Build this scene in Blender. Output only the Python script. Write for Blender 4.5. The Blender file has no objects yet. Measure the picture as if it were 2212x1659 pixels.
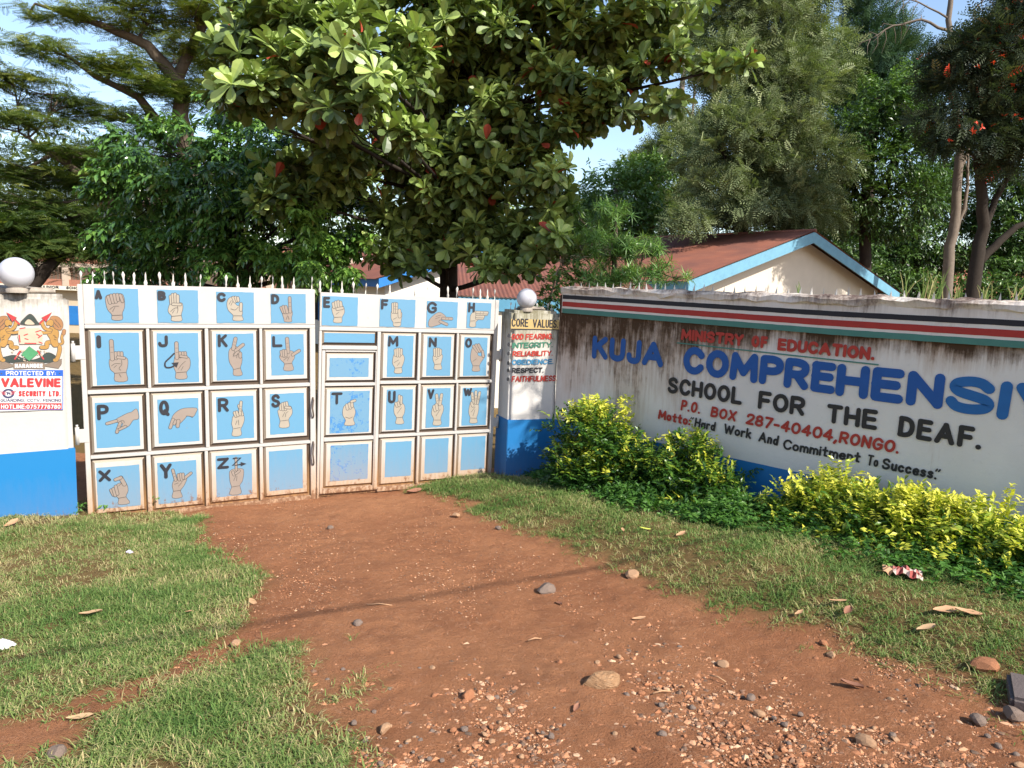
import bpy, bmesh, math, random
import numpy as np
from mathutils import Vector, Matrix

# ------------------------------------------------------------------ camera, sky, sun, exposure
S = bpy.context.scene
CAM_Z, PITCH, ROLL = 2.55, 7.3, 2.2
cam_data = bpy.data.cameras.new("camera")
cam = bpy.data.objects.new("camera", cam_data)
S.collection.objects.link(cam)
cam_data.sensor_width = 36.0
cam_data.lens = 1600.0 / 2212.0 * 36.0
cam_data.clip_start = 0.05
cam_data.clip_end = 2000.0
RCAM = (Matrix.Rotation(math.radians(90 - PITCH), 3, 'X') @ Matrix.Rotation(math.radians(ROLL), 3, 'Z'))
cam.matrix_world = Matrix.Translation((0, 0, CAM_Z)) @ RCAM.to_4x4()
S.camera = cam

SUN_EL = math.radians(39)
SUN_DIR = Vector((0.745, -0.667, 0)).normalized() * math.cos(SUN_EL) + Vector((0, 0, math.sin(SUN_EL)))
world = bpy.data.worlds.new("World")
S.world = world
world.use_nodes = True
wn = world.node_tree
bg = wn.nodes["Background"]
sky = wn.nodes.new("ShaderNodeTexSky")
sky.sky_type = 'NISHITA'
sky.sun_disc = False
sky.sun_elevation = SUN_EL
sky.sun_rotation = math.atan2(SUN_DIR.x, SUN_DIR.y)
sky.air_density = 1.0
sky.dust_density = 1.0
sky.ozone_density = 1.0
wn.links.new(sky.outputs[0], bg.inputs[0])
bg.inputs[1].default_value = 0.15
sun_data = bpy.data.lights.new("sun", 'SUN')
sun_data.energy = 5.0
sun_data.angle = math.radians(0.5)
sun_data.color = (1.0, 0.94, 0.84)
sun = bpy.data.objects.new("sun", sun_data)
S.collection.objects.link(sun)
sun.rotation_euler = (-SUN_DIR).to_track_quat('-Z', 'Y').to_euler()
S.view_settings.view_transform = 'Standard'
S.view_settings.look = 'None'
S.view_settings.exposure = 0.80
S.view_settings.gamma = 1.0
S.cycles.max_bounces = 8
S.cycles.transparent_max_bounces = 4

rng = np.random.default_rng(7)
random.seed(7)

# ------------------------------------------------------------------ geometry of the place
# pixel coordinates used below are measured on a 2212 px wide view of the photograph
def ray(px, py):
    return RCAM @ Vector(((px - 1106.0) / 1600.0, -(py - 829.5) / 1600.0, -1.0))
CP = Vector((0, 0, CAM_Z))
def at(px, py, Y):
    d = ray(px, py)
    return CP + d * (Y / d.y)
def vplane(P, ang):
    a = math.radians(ang)
    return Vector((P[0], P[1], 0)), Vector((math.cos(a), math.sin(a), 0)), Vector((-math.sin(a), math.cos(a), 0))
def on_plane(pl, px, py):
    P, u, n = pl
    d = ray(px, py)
    q = CP + d * (((P - CP).dot(n)) / d.dot(n))
    return ((q - P).dot(u), q.z)
K = 2212.0 / 4080.0
GATE_A = Vector((-2.2672, 8.5245, 0.0))
GATE = vplane(GATE_A, 28.0)
WALL = vplane((0.64, 9.5), -46.0)
PIL = vplane((-0.03, 9.33), 21.0)          # right pillar, origin its front left corner
LPW = 0.95
_a = math.radians(35.0)
_q = at(156, 860, 7.30)
LP = vplane((_q.x - LPW * math.cos(_a), _q.y - LPW * math.sin(_a)), 35.0)

# ---- noise on numpy arrays
def _hash(ix, iy, seed):
    h = (ix.astype(np.int64) * 374761393 + iy.astype(np.int64) * 668265263 + seed * 1442695041) & 0x7fffffff
    h = ((h ^ (h >> 13)) * 1274126177) & 0x7fffffff
    return ((h ^ (h >> 16)) & 0xffff) / 65535.0
def vnoise(x, y, seed=0):
    x = np.asarray(x, float); y = np.asarray(y, float)
    ix = np.floor(x); iy = np.floor(y)
    fx = x - ix; fy = y - iy
    fx = fx * fx * (3 - 2 * fx); fy = fy * fy * (3 - 2 * fy)
    a = _hash(ix, iy, seed); b = _hash(ix + 1, iy, seed); c = _hash(ix, iy + 1, seed); d = _hash(ix + 1, iy + 1, seed)
    return (a * (1 - fx) + b * fx) * (1 - fy) + (c * (1 - fx) + d * fx) * fy
def fbm(x, y, octs=4, seed=0):
    t = 0; amp = 0.5; tot = 0
    for o in range(octs):
        t = t + amp * vnoise(np.asarray(x) * 2 ** o + 17.3 * o, np.asarray(y) * 2 ** o - 9.1 * o, seed + o); tot += amp; amp *= 0.5
    return t / tot
def sstep(a, b, x):
    t = np.clip((x - a) / (b - a), 0, 1)
    return t * t * (3 - 2 * t)

GN = (-math.sin(math.radians(28)), math.cos(math.radians(28)))
WN = (-0.7193, -0.6947)                    # from the sign wall towards the road
def wall_dist(x, y):
    return (x - 0.64) * WN[0] + (y - 9.5) * WN[1]
def wall_along(x, y):
    return (x - 0.64) * 0.6947 + (y - 9.5) * -0.7193
def weed_edge(al):                         # distance from the wall where the weeds end and the grass begins
    return np.interp(al, [-.3, .8, 2.3, 3.8, 5, 6.5], [.45, 1.0, 1.5, 1.62, 1.8, 2.2])
def gz_base(x, y):
    x = np.asarray(x, float); y = np.asarray(y, float)
    s = (GATE_A.x - x) * GN[0] + (GATE_A.y - y) * GN[1]
    s = np.clip(s, -3, 11)
    z = np.where(s > 0, 0.1 * s, 0.0)
    wd = wall_dist(x, y)
    ed = np.interp(wall_along(x, y), [-1, .6, 2.6, 4, 6], [1.9, 2.1, 2.65, 3.05, 3.25])
    bank = sstep(ed, ed - 1.0, wd) * sstep(-9, -1, -np.abs(wall_along(x, y) - 3)) * sstep(-0.6, 0.2, s)
    z = z + 0.17 * bank - 0.07 * bank * sstep(0.8, 0.2, wd)
    z = z + 0.15 * np.exp(-((x + 4.9) ** 2 + (y - 6.95) ** 2) / 0.75)
    return z + 0.03 * (fbm(x * 0.7, y * 0.7, 3, 3) - 0.5)
def gz(x, y):
    return float(gz_base(np.array([x]), np.array([y]))[0])
def ground_at(px, py):
    d = ray(px, py)
    t = 0.5
    for _ in range(600):
        q = CP + d * t
        if q.z <= gz(q.x, q.y): break
        t += 0.03
    lo, hi = t - 0.03, t
    for _ in range(12):
        m = 0.5 * (lo + hi); q = CP + d * m
        if q.z <= gz(q.x, q.y): hi = m
        else: lo = m
    return CP + d * hi

# ------------------------------------------------------------------ object helpers
COL = S.collection
def tag(o, label=None, cat=None, group=None, kind=None):
    if label: o["label"] = label
    if cat: o["category"] = cat
    if group: o["group"] = group
    if kind: o["kind"] = kind
    return o
def empty(name, loc, rz=0.0, label=None, cat=None, group=None):
    o = bpy.data.objects.new(name, None)
    COL.objects.link(o)
    o.location = loc; o.rotation_euler = (0, 0, rz)
    o.empty_display_size = 0.1
    return tag(o, label, cat, group)
def link(name, me, parent=None, loc=None):
    o = bpy.data.objects.new(name, me)
    COL.objects.link(o)
    if parent is not None: o.parent = parent
    if loc is not None: o.location = loc
    return o

class MB:
    """collects faces for one mesh"""
    def __init__(s): s.v = []; s.f = []; s.m = []; s.sm = []
    def add(s, vs, fs, mat=0, smooth=False):
        b = len(s.v); s.v.extend([tuple(p) for p in vs])
        for f in fs:
            s.f.append(tuple(b + i for i in f)); s.m.append(mat); s.sm.append(smooth)
    def box(s, x0, y0, z0, x1, y1, z1, mat=0, bev=0.0):
        if bev <= 0:
            vs = [(x0, y0, z0), (x1, y0, z0), (x1, y1, z0), (x0, y1, z0), (x0, y0, z1), (x1, y0, z1), (x1, y1, z1), (x0, y1, z1)]
            s.add(vs, [(0, 3, 2, 1), (4, 5, 6, 7), (0, 1, 5, 4), (1, 2, 6, 5), (2, 3, 7, 6), (3, 0, 4, 7)], mat)
        else:
            bm = bmesh.new()
            bmesh.ops.create_cube(bm, size=1.0)
            for v in bm.verts:
                v.co = ((x0 + x1) / 2 + v.co.x * (x1 - x0), (y0 + y1) / 2 + v.co.y * (y1 - y0), (z0 + z1) / 2 + v.co.z * (z1 - z0))
            bmesh.ops.bevel(bm, geom=bm.edges[:], offset=bev, segments=2, affect='EDGES')
            s.bm(bm, mat)
    def bm(s, bm, mat=0, smooth=False):
        bm.verts.index_update()
        s.add([v.co[:] for v in bm.verts], [[v.index for v in f.verts] for f in bm.faces], mat, smooth)
        bm.free()
    def tube(s, pts, rad, n=8, mat=0, cap=True, smooth=True):
        pts = [Vector(p) for p in pts]
        k = len(pts); rings = []
        ref = Vector((0.31, 0.95, 0.05))
        for i, p in enumerate(pts):
            d = (pts[min(i + 1, k - 1)] - pts[max(i - 1, 0)]).normalized()
            a = d.cross(ref)
            if a.length < 1e-3: a = d.cross(Vector((1, 0, 0)))
            a.normalize(); b = d.cross(a)
            r = rad[i] if hasattr(rad, '__len__') else rad
            rings.append([p + (a * math.cos(2 * math.pi * j / n) + b * math.sin(2 * math.pi * j / n)) * r for j in range(n)])
        vs = [q for r in rings for q in r]; fs = []
        for i in range(k - 1):
            for j in range(n):
                fs.append((i * n + j, i * n + (j + 1) % n, (i + 1) * n + (j + 1) % n, (i + 1) * n + j))
        if cap:
            fs.append(tuple(range(n))[::-1]); fs.append(tuple((k - 1) * n + j for j in range(n)))
        s.add(vs, fs, mat, smooth)
    def lathe(s, prof, n=24, mat=0, smooth=True, c=(0, 0, 0)):
        vs = []; fs = []
        for r, z in prof:
            for j in range(n):
                a = 2 * math.pi * j / n
                vs.append((c[0] + r * math.cos(a), c[1] + r * math.sin(a), c[2] + z))
        for i in range(len(prof) - 1):
            for j in range(n):
                fs.append((i * n + j, i * n + (j + 1) % n, (i + 1) * n + (j + 1) % n, (i + 1) * n + j))
        s.add(vs, fs, mat, smooth)
    # flat painted marks on a vertical face: u right, v up, off = how far in front (towards -y)
    def poly(s, pts, off, mat=0):
        s.add([(p[0], -off, p[1]) for p in pts], [tuple(range(len(pts)))], mat)
    def stroke(s, pts, hw, off, mat=0, closed=False):
        P = [Vector(p) for p in pts]
        if closed: P = P + [P[0], P[1]]
        k = len(P); L = []; R = []
        for i in range(k):
            d = P[min(i + 1, k - 1)] - P[max(i - 1, 0)]
            if d.length < 1e-9: d = Vector((0, 1))
            d.normalize(); n = Vector((-d.y, d.x))
            w = hw[i] if hasattr(hw, '__len__') else hw
            L.append(P[i] + n * w); R.append(P[i] - n * w)
        if closed: L[0] = L[-2]; R[0] = R[-2]; L = L[:-1]; R = R[:-1]; k -= 1
        vs = [(p.x, -off, p.y) for q in zip(L, R) for p in q]
        fs = [(2 * i, 2 * i + 1, 2 * i + 3, 2 * i + 2) for i in range(k - 1)]
        if not closed:
            for end in (0, k - 1):
                w = hw[end] if hasattr(hw, '__len__') else hw
                a = L[end] - P[end]; a0 = math.atan2(a.y, a.x)
                sgn = 1 if end == 0 else -1
                b = len(vs); idx = [2 * end]
                for j in range(1, 6):
                    t = a0 + sgn * math.pi * j / 6
                    vs.append((P[end].x + w * math.cos(t), -off, P[end].y + w * math.sin(t))); idx.append(b + j - 1)
                idx.append(2 * end + 1)
                fs.append(tuple(idx))
        s.add(vs, fs, mat)
    def mesh(s, name, mats):
        me = bpy.data.meshes.new(name)
        me.from_pydata(s.v, [], s.f)
        for m in (mats if isinstance(mats, (list, tuple)) else [mats]): me.materials.append(m)
        me.polygons.foreach_set("material_index", s.m)
        me.polygons.foreach_set("use_smooth", s.sm)
        me.update()
        return me
    def build(s, name, mats, parent=None, loc=None):
        return link(name, s.mesh(name, mats), parent, loc)

def np_mesh(name, V, quads=None, tris=None, mats=None, tone=None, smooth=False, midx=None):
    """big mesh from numpy arrays; tone = per-vertex float attribute"""
    me = bpy.data.meshes.new(name)
    nq = 0 if quads is None else len(quads); nt = 0 if tris is None else len(tris)
    me.vertices.add(len(V)); me.vertices.foreach_set("co", np.ascontiguousarray(V, dtype=np.float32).ravel())
    loops = []; starts = []; tot = []
    if nq: loops.append(np.asarray(quads, np.int32).ravel()); tot.append(np.full(nq, 4, np.int32))
    if nt: loops.append(np.asarray(tris, np.int32).ravel()); tot.append(np.full(nt, 3, np.int32))
    loops = np.concatenate(loops); tot = np.concatenate(tot)
    starts = np.concatenate([[0], np.cumsum(tot)[:-1]]).astype(np.int32)
    me.loops.add(len(loops)); me.loops.foreach_set("vertex_index", loops)
    me.polygons.add(len(tot)); me.polygons.foreach_set("loop_start", starts)
    me.polygons.foreach_set("loop_total", tot)
    for m in (mats if isinstance(mats, (list, tuple)) else [mats]): me.materials.append(m)
    if midx is not None: me.polygons.foreach_set("material_index", np.asarray(midx, np.int32))
    me.polygons.foreach_set("use_smooth", np.full(len(tot), smooth, dtype=bool))
    if tone is not None:
        at_ = me.attributes.new("tone", 'FLOAT', 'POINT')
        at_.data.foreach_set("value", np.ascontiguousarray(tone, dtype=np.float32))
    me.update(calc_edges=True)
    return me

# ------------------------------------------------------------------ materials
class M:
    def __init__(s, name, rough=0.8, spec=0.3):
        s.mat = bpy.data.materials.new(name); s.mat.use_nodes = True
        s.t = s.mat.node_tree; s.b = s.t.nodes["Principled BSDF"]
        s.b.inputs["Roughness"].default_value = rough
        s.b.inputs["Specular IOR Level"].default_value = spec
    def n(s, t, **kw):
        nd = s.t.nodes.new(t)
        for k, v in kw.items(): setattr(nd, k, v)
        return nd
    def put(s, sock, v):
        if hasattr(v, 'is_output'): s.t.links.new(v, sock)
        elif isinstance(v, (tuple, list)) and len(v) == 3 and sock.type == 'RGBA': sock.default_value = (*v, 1)
        else: sock.default_value = v
    def coord(s, which='Object'): return s.n('ShaderNodeTexCoord').outputs[which]
    def map(s, vec, scale=(1, 1, 1), loc=(0, 0, 0)):
        m = s.n('ShaderNodeMapping'); s.put(m.inputs[0], vec); m.inputs['Scale'].default_value = scale; m.inputs['Location'].default_value = loc
        return m.outputs[0]
    def noise(s, vec, scale=5, detail=6, rough=0.6, dist=0.0):
        m = s.n('ShaderNodeTexNoise'); s.put(m.inputs['Vector'], vec); m.inputs['Scale'].default_value = scale
        m.inputs['Detail'].default_value = detail; m.inputs['Roughness'].default_value = rough; m.inputs['Distortion'].default_value = dist
        return m.outputs['Fac']
    def ramp(s, fac, stops):
        r = s.n('ShaderNodeValToRGB'); s.put(r.inputs[0], fac)
        e = r.color_ramp.elements
        while len(e) < len(stops): e.new(0.5)
        for i, (p, c) in enumerate(stops):
            e[i].position = p; e[i].color = (c, c, c, 1) if isinstance(c, (int, float)) else (*c, 1)
        return r.outputs[0]
    def mix(s, fac, a, b, blend='MIX'):
        m = s.n('ShaderNodeMix', data_type='RGBA', blend_type=blend)
        s.put(m.inputs[0], fac); s.put(m.inputs[6], a); s.put(m.inputs[7], b)
        return m.outputs[2]
    def math(s, op, a, b=0.5, clamp=False):
        m = s.n('ShaderNodeMath', operation=op, use_clamp=clamp); s.put(m.inputs[0], a); s.put(m.inputs[1], b)
        return m.outputs[0]
    def sep(s, vec):
        m = s.n('ShaderNodeSeparateXYZ'); s.put(m.inputs[0], vec); return m.outputs
    def attr(s, name):
        m = s.n('ShaderNodeAttribute'); m.attribute_name = name; return m.outputs['Fac']
    def color(s, c): s.put(s.b.inputs['Base Color'], c); return s
    def bump(s, h, strength=0.4, dist=0.01):
        m = s.n('ShaderNodeBump'); s.put(m.inputs['Height'], h); m.inputs['Strength'].default_value = strength; m.inputs['Distance'].default_value = dist
        s.t.links.new(m.outputs[0], s.b.inputs['Normal']); return s
    def translucent(s, col, fac):
        tr = s.n('ShaderNodeBsdfTranslucent'); s.put(tr.inputs[0], col)
        mx = s.n('ShaderNodeMixShader'); mx.inputs[0].default_value = fac
        out = [q for q in s.t.nodes if q.type == 'OUTPUT_MATERIAL'][0]
        s.t.links.new(s.b.outputs[0], mx.inputs[1]); s.t.links.new(tr.outputs[0], mx.inputs[2]); s.t.links.new(mx.outputs[0], out.inputs[0])
        return s

def plain(name, c, rough=0.8, spec=0.3, var=0.12, scale=9.0, bump=0.0):
    m = M(name, rough, spec); o = m.coord()
    f = m.noise(o, scale, 6)
    lo = tuple(q * (1 - var) for q in c); hi = tuple(min(1, q * (1 + var)) for q in c)
    m.color(m.mix(f, lo, hi))
    if bump: m.bump(m.noise(o, scale * 6, 5), bump, 0.01)
    return m.mat
def leafmat(name, c0, c1, c2=None, rough=0.45, spec=0.4, tr=0.25, trc=None):
    """leaf colour runs with each leaf's own tone"""
    m = M(name, rough, spec)
    t = m.attr("tone")
    st = [(0.0, c0), (0.6, c1)] + ([(1.0, c2)] if c2 else [])
    col = m.ramp(t, st)
    m.color(col)
    m.translucent(m.mix(1.0, col, trc or (1.0, 1.25, 0.5), 'MULTIPLY') if True else col, tr)
    return m.mat

def gate_paint(name, base, dirt_amt=1.0, peel=None, peel_lo=0.58):
    m = M(name, 0.5, 0.4); o = m.coord(); z = m.sep(o)[2]
    n1 = m.noise(o, 3.0, 8, 0.65); n2 = m.noise(o, 22, 8, 0.7); n3 = m.noise(m.map(o, (14, 14, 2.2)), 2.0, 6, 0.65)
    rnd = m.n('ShaderNodeObjectInfo').outputs['Random']
    base = m.mix(m.math('MULTIPLY', rnd, 0.5), base, tuple(b * k for b, k in zip(base, (1.12, 0.93, 0.90)))) if 'blue' in name else base
    bd = (0.5, 0.45, 0.4) if 'blue' in name else tuple(b * k for b, k in zip(base, (0.80, 0.76, 0.70)))
    if 'blue' in name: bd = (0.10, 0.24, 0.36)
    col = m.mix(m.ramp(n1, [(0.3, 0.0), (0.75, 0.30 * dirt_amt)]), base, bd)
    if peel:
        pk = m.math('ADD', m.math('MULTIPLY', n2, 0.6), m.math('MULTIPLY', n1, 0.4))
        col = m.mix(m.ramp(pk, [(peel_lo, 0.0), (peel_lo + 0.015, 1.0)]), col, peel)
    # chips and scuffs
    col = m.mix(m.ramp(n2, [(0.66, 0.0), (0.70, 0.55 * dirt_amt)]), col, (0.20, 0.14, 0.10))
    # mud splash and rust climbing from the ground
    zz = m.math('ADD', z, m.math('MULTIPLY', m.math('SUBTRACT', n3, 0.5), 0.55))
    col = m.mix(m.ramp(m.math('MULTIPLY', zz, 1.0), [(0.05, (0.75 if dirt_amt >= 1 else 0.45 * dirt_amt)), (0.62, 0.0)]), col, (0.36, 0.185, 0.07))
    col = m.mix(m.ramp(m.math('ADD', zz, m.math('MULTIPLY', m.math('SUBTRACT', n2, 0.5), 0.8)), [(0.02, 0.9), (0.14, 0.0)]), col, (0.17, 0.08, 0.04))
    m.color(col).bump(n2, 0.12, 0.004)
    return m.mat

def render_white(name, base, reach=(0.42, 1.0), amt=1.0, dark=(0.075, 0.05, 0.035), z_top=2.22, warm=(0.40, 0.33, 0.25)):
    """limewash with brown run-down stains that start under z_top; they reach reach[0] m down, and reach[1] m further near x = 0"""
    m = M(name, 0.88, 0.15); o = m.coord(); x, y, z = m.sep(o)
    nb = m.noise(o, 1.6, 8, 0.6); nf = m.noise(o, 14, 8, 0.7); nm = m.noise(o, 4.5, 8, 0.7)
    ns = m.noise(m.map(o, (13, 13, 0.9)), 2.2, 8, 0.72, 0.3); nw = m.noise(m.map(o, (1.0, 1.0, 0.25)), 1.9, 6, 0.65)
    col = m.mix(m.ramp(nb, [(0.35, 0.0), (0.7, 0.45)]), base, tuple(b * k for b, k in zip(base, (0.80, 0.79, 0.77))))
    left = m.ramp(m.math('MULTIPLY', x, 0.25), [(0.30, 1.0), (0.72, 0.0)])
    D = m.math('ADD', m.math('MULTIPLY', left, reach[1]), reach[0])
    h = m.math('SUBTRACT', 1.0, m.math('DIVIDE', m.math('SUBTRACT', z_top, z), D), True)
    mix_ = lambda a, b, c: m.math('ADD', m.math('MULTIPLY', ns, a), m.math('ADD', m.math('MULTIPLY', nw, b), m.math('MULTIPLY', h, c)))
    col = m.mix(m.ramp(mix_(.45, .75, .42), [(0.70, 0.0), (1.0, 0.8 * amt)]), col, warm)
    col = m.mix(m.ramp(m.math('ADD', mix_(.32, .42, .33), m.math('MULTIPLY', nm, .32)), [(0.70, 0.0), (0.84, 0.97 * amt)]), col, dark)
    col = m.mix(m.ramp(nf, [(0.60, 0.0), (0.75, 0.4)]), col, tuple(b * 0.55 for b in base))
    col = m.mix(m.ramp(nm, [(0.63, 0.0), (0.78, 0.5 * amt)]), col, warm)
    m.color(col).bump(m.math('ADD', nf, m.math('MULTIPLY', m.noise(o, 60, 4), 0.4)), 0.35, 0.008)
    return m.mat

MT = {}
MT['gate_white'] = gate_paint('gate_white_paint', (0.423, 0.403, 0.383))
MT['gate_blue'] = gate_paint('gate_blue_paint', (0.091, 0.233, 0.363), 0.5)
MT['gate_blue_worn'] = gate_paint('gate_blue_peeling', (0.103, 0.225, 0.340), 0.8, (0.04, 0.165, 0.37), 0.545)
MT['groove'] = gate_paint('gate_grime_and_shade', (0.075, 0.050, 0.034), 1.6)
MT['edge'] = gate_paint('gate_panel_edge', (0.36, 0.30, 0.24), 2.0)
MT['ink'] = plain('black_sign_paint', (0.018, 0.018, 0.024), 0.5, 0.4, 0.3)
MT['skin'] = plain('painted_skin', (0.229, 0.186, 0.158), 0.6, 0.3, 0.10)
MT['skin_pale'] = plain('painted_skin_pale', (0.292, 0.257, 0.209), 0.6, 0.3, 0.10)
MT['line'] = plain('painted_outline', (0.045, 0.04, 0.04), 0.6, 0.3, 0.2)
MT['iron'] = plain('rusty_iron', (0.09, 0.065, 0.05), 0.7, 0.4, 0.4, 20)
MT['spike'] = plain('white_painted_iron', (0.521, 0.490, 0.442), 0.5, 0.5, 0.25, 30)
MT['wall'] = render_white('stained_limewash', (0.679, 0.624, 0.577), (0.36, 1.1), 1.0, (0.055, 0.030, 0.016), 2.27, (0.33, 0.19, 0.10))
MT['wall_top'] = render_white('stained_coping', (0.66, 0.60, 0.55), (0.34, 0.0), 1.0, (0.075, 0.045, 0.04), 2.70, (0.34, 0.26, 0.20))
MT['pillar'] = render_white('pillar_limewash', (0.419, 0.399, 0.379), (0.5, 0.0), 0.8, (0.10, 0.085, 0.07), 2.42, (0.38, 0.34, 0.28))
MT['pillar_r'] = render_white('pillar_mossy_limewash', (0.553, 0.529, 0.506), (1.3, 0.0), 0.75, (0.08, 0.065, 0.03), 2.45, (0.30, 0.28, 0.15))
MT['blue_base'] = gate_paint('plinth_paint', (0.011, 0.142, 0.371), 0.3)
MT['blue_base_l'] = gate_paint('bright_plinth_paint', (0.006, 0.142, 0.350), 0.25)
MT['s_black'] = plain('stripe_black', (0.017, 0.016, 0.021), 0.6, 0.3, 0.3)
MT['s_red'] = plain('stripe_red', (0.332, 0.028, 0.022), 0.6, 0.3, 0.2)
MT['s_green'] = plain('stripe_green', (0.059, 0.174, 0.142), 0.6, 0.3, 0.2)
MT['t_blue'] = plain('lettering_blue', (0.014, 0.079, 0.284), 0.6, 0.3, 0.15)
MT['t_blue2'] = plain('lettering_lighter_blue', (0.016, 0.111, 0.316), 0.6, 0.3, 0.15)
MT['t_red'] = plain('lettering_red', (0.363, 0.036, 0.024), 0.6, 0.3, 0.2)
MT['t_dark'] = plain('lettering_charcoal', (0.028, 0.025, 0.024), 0.6, 0.3, 0.25)
MT['t_green'] = plain('lettering_green', (0.040, 0.158, 0.103), 0.6, 0.3, 0.2)
MT['t_sky'] = plain('lettering_light_blue', (0.047, 0.198, 0.356), 0.6, 0.3, 0.2)
MT['yellow'] = plain('ochre_band', (0.395, 0.284, 0.118), 0.6, 0.3, 0.15)
MT['sign_white'] = plain('sign_white', (0.474, 0.466, 0.474), 0.4, 0.4, 0.03)
MT['sign_red'] = plain('sign_red', (0.379, 0.028, 0.032), 0.4, 0.4, 0.05)
MT['sign_blue'] = plain('sign_blue', (0.012, 0.079, 0.356), 0.4, 0.4, 0.05)
MT['sign_navy'] = plain('sign_navy', (0.040, 0.040, 0.095), 0.35, 0.5, 0.05)
MT['gold'] = plain('lion_gold', (0.300, 0.166, 0.047), 0.6, 0.3, 0.25)
MT['mane'] = plain('lion_mane', (0.253, 0.126, 0.055), 0.6, 0.3, 0.3)
MT['cream'] = plain('faded_cream', (0.395, 0.316, 0.237), 0.7, 0.2, 0.2)
MT['c_green'] = plain('crest_green', (0.05, 0.20, 0.09), 0.6, 0.3, 0.3)
MT['c_dark'] = plain('crest_dark', (0.03, 0.04, 0.035), 0.6, 0.3, 0.4)
MT['ribbon'] = plain('crest_ribbon', (0.16, 0.12, 0.09), 0.6, 0.3, 0.15)
MT['concrete'] = plain('rough_concrete', (0.30, 0.26, 0.22), 0.9, 0.2, 0.45, 14, 0.6)
MT['globe'] = plain('opal_globe', (0.435, 0.435, 0.474), 0.3, 0.4, 0.03)
MT['stone_grey'] = plain('grey_stone', (0.17, 0.125, 0.10), 0.9, 0.15, 0.35, 25, 0.4)
MT['stone_tan'] = plain('tan_stone', (0.36, 0.215, 0.125), 0.9, 0.15, 0.25, 22, 0.5)
MT['stone_red'] = plain('red_brown_clod', (0.30, 0.13, 0.065), 0.9, 0.2, 0.3, 25, 0.5)
MT['dry_leaf'] = plain('dry_leaf', (0.38, 0.22, 0.12), 0.7, 0.3, 0.3, 30)
MT['brown_leaf'] = plain('brown_leaf', (0.22, 0.10, 0.06), 0.7, 0.3, 0.3, 30)
MT['paper'] = plain('white_paper', (0.474, 0.474, 0.482), 0.6, 0.3, 0.1)
# ------------------------------------------------------------------ instancing of small templates into one mesh
def nrmz(v): return v / np.maximum(np.linalg.norm(v, axis=-1, keepdims=True), 1e-9)
def rvec(n):
    v = rng.normal(size=(n, 3)); return nrmz(v)
def frames(d, up):
    d = nrmz(d); n = up - np.sum(up * d, 1, keepdims=True) * d
    bad = np.linalg.norm(n, axis=1) < 1e-4
    n[bad] = np.array([0.6, 0.3, 0.2]); n = nrmz(n - np.sum(n * d, 1, keepdims=True) * d)
    return d, np.cross(n, d), n
def instance(T, Q, P, d, up, s):
    d, b, n = frames(d, up)
    s = np.broadcast_to(np.asarray(s, float), (len(P),))[:, None, None]
    V = P[:, None, :] + s * (T[None, :, 0:1] * d[:, None, :] + T[None, :, 1:2] * b[:, None, :] + T[None, :, 2:3] * n[:, None, :])
    F = (Q[None, :, :] + (np.arange(len(P)) * len(T))[:, None, None]).reshape(-1, Q.shape[1])
    return V.reshape(-1, 3), F
def leaf_t(prof, fold=0.25, droop=0.15):
    """prof = [(t, half width)]; three verts a row"""
    V = []; Q = []
    for t, w in prof:
        z = -droop * t * t
        V += [(t, w, z + fold * w), (t, 0, z), (t, -w, z + fold * w)]
    for i in range(len(prof) - 1):
        a = 3 * i; b = a + 3
        Q += [(a, a + 1, b + 1, b), (a + 1, a + 2, b + 2, b + 1)]
    return np.array(V), np.array(Q)
def pinnate_t(n, ll, lw, ang=60, droop=0.2, taper=True):
    """feather leaf of length 1 with n leaflet pairs"""
    V = []; Q = []
    for i in range(n):
        t = (i + 0.7) / n; z0 = -droop * t * t
        k = (1 - 0.55 * abs(2 * t - 1.0)) if taper else 1
        for sg in (1, -1):
            c, s_ = math.cos(math.radians(ang)), math.sin(math.radians(ang))
            L = ll * k
            dx, dy = c, s_ * sg
            px_, py_ = -dy * sg, dx * sg
            b = len(V)
            V += [(t, 0, z0), (t + dx * L * .5 + px_ * lw, dy * L * .5 + py_ * lw, z0 - .02), (t + dx * L, dy * L, z0 - 0.06 * L), (t + dx * L * .5 - px_ * lw, dy * L * .5 - py_ * lw, z0 - .02)]
            Q.append((b, b + 1, b + 2, b + 3))
    return np.array(V), np.array(Q)
FEA2 = pinnate_t(8, .32, .055, 65, .12)
OBOV = leaf_t([(0, .015), (.3, .085), (.6, .20), (.8, .245), (.94, .17), (1.0, .03)], 0.36, 0.26)
ELLI = leaf_t([(0, .02), (.3, .19), (.65, .17), (1.0, .005)], 0.30, 0.25)
OVAL = leaf_t([(0, .03), (.45, .26), (1.0, .01)], 0.25, 0.15)
NARR = leaf_t([(0, .012), (.4, .045), (1.0, .004)], 0.2, 0.30)
FERN = pinnate_t(7, .34, .035, 50, .35)
FEAT = pinnate_t(9, .30, .035, 70, .12)
NEED = pinnate_t(6, .30, .03, 35, .05)

def gather(parts):
    """parts: (V, F, tone per vertex) -> one array set"""
    Vs, Fs, Ts = [], [], []; b = 0
    for V, F, t in parts:
        Vs.append(V); Fs.append(F + b); Ts.append(t); b += len(V)
    return np.concatenate(Vs), np.concatenate(Fs), np.concatenate(Ts)

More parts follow.
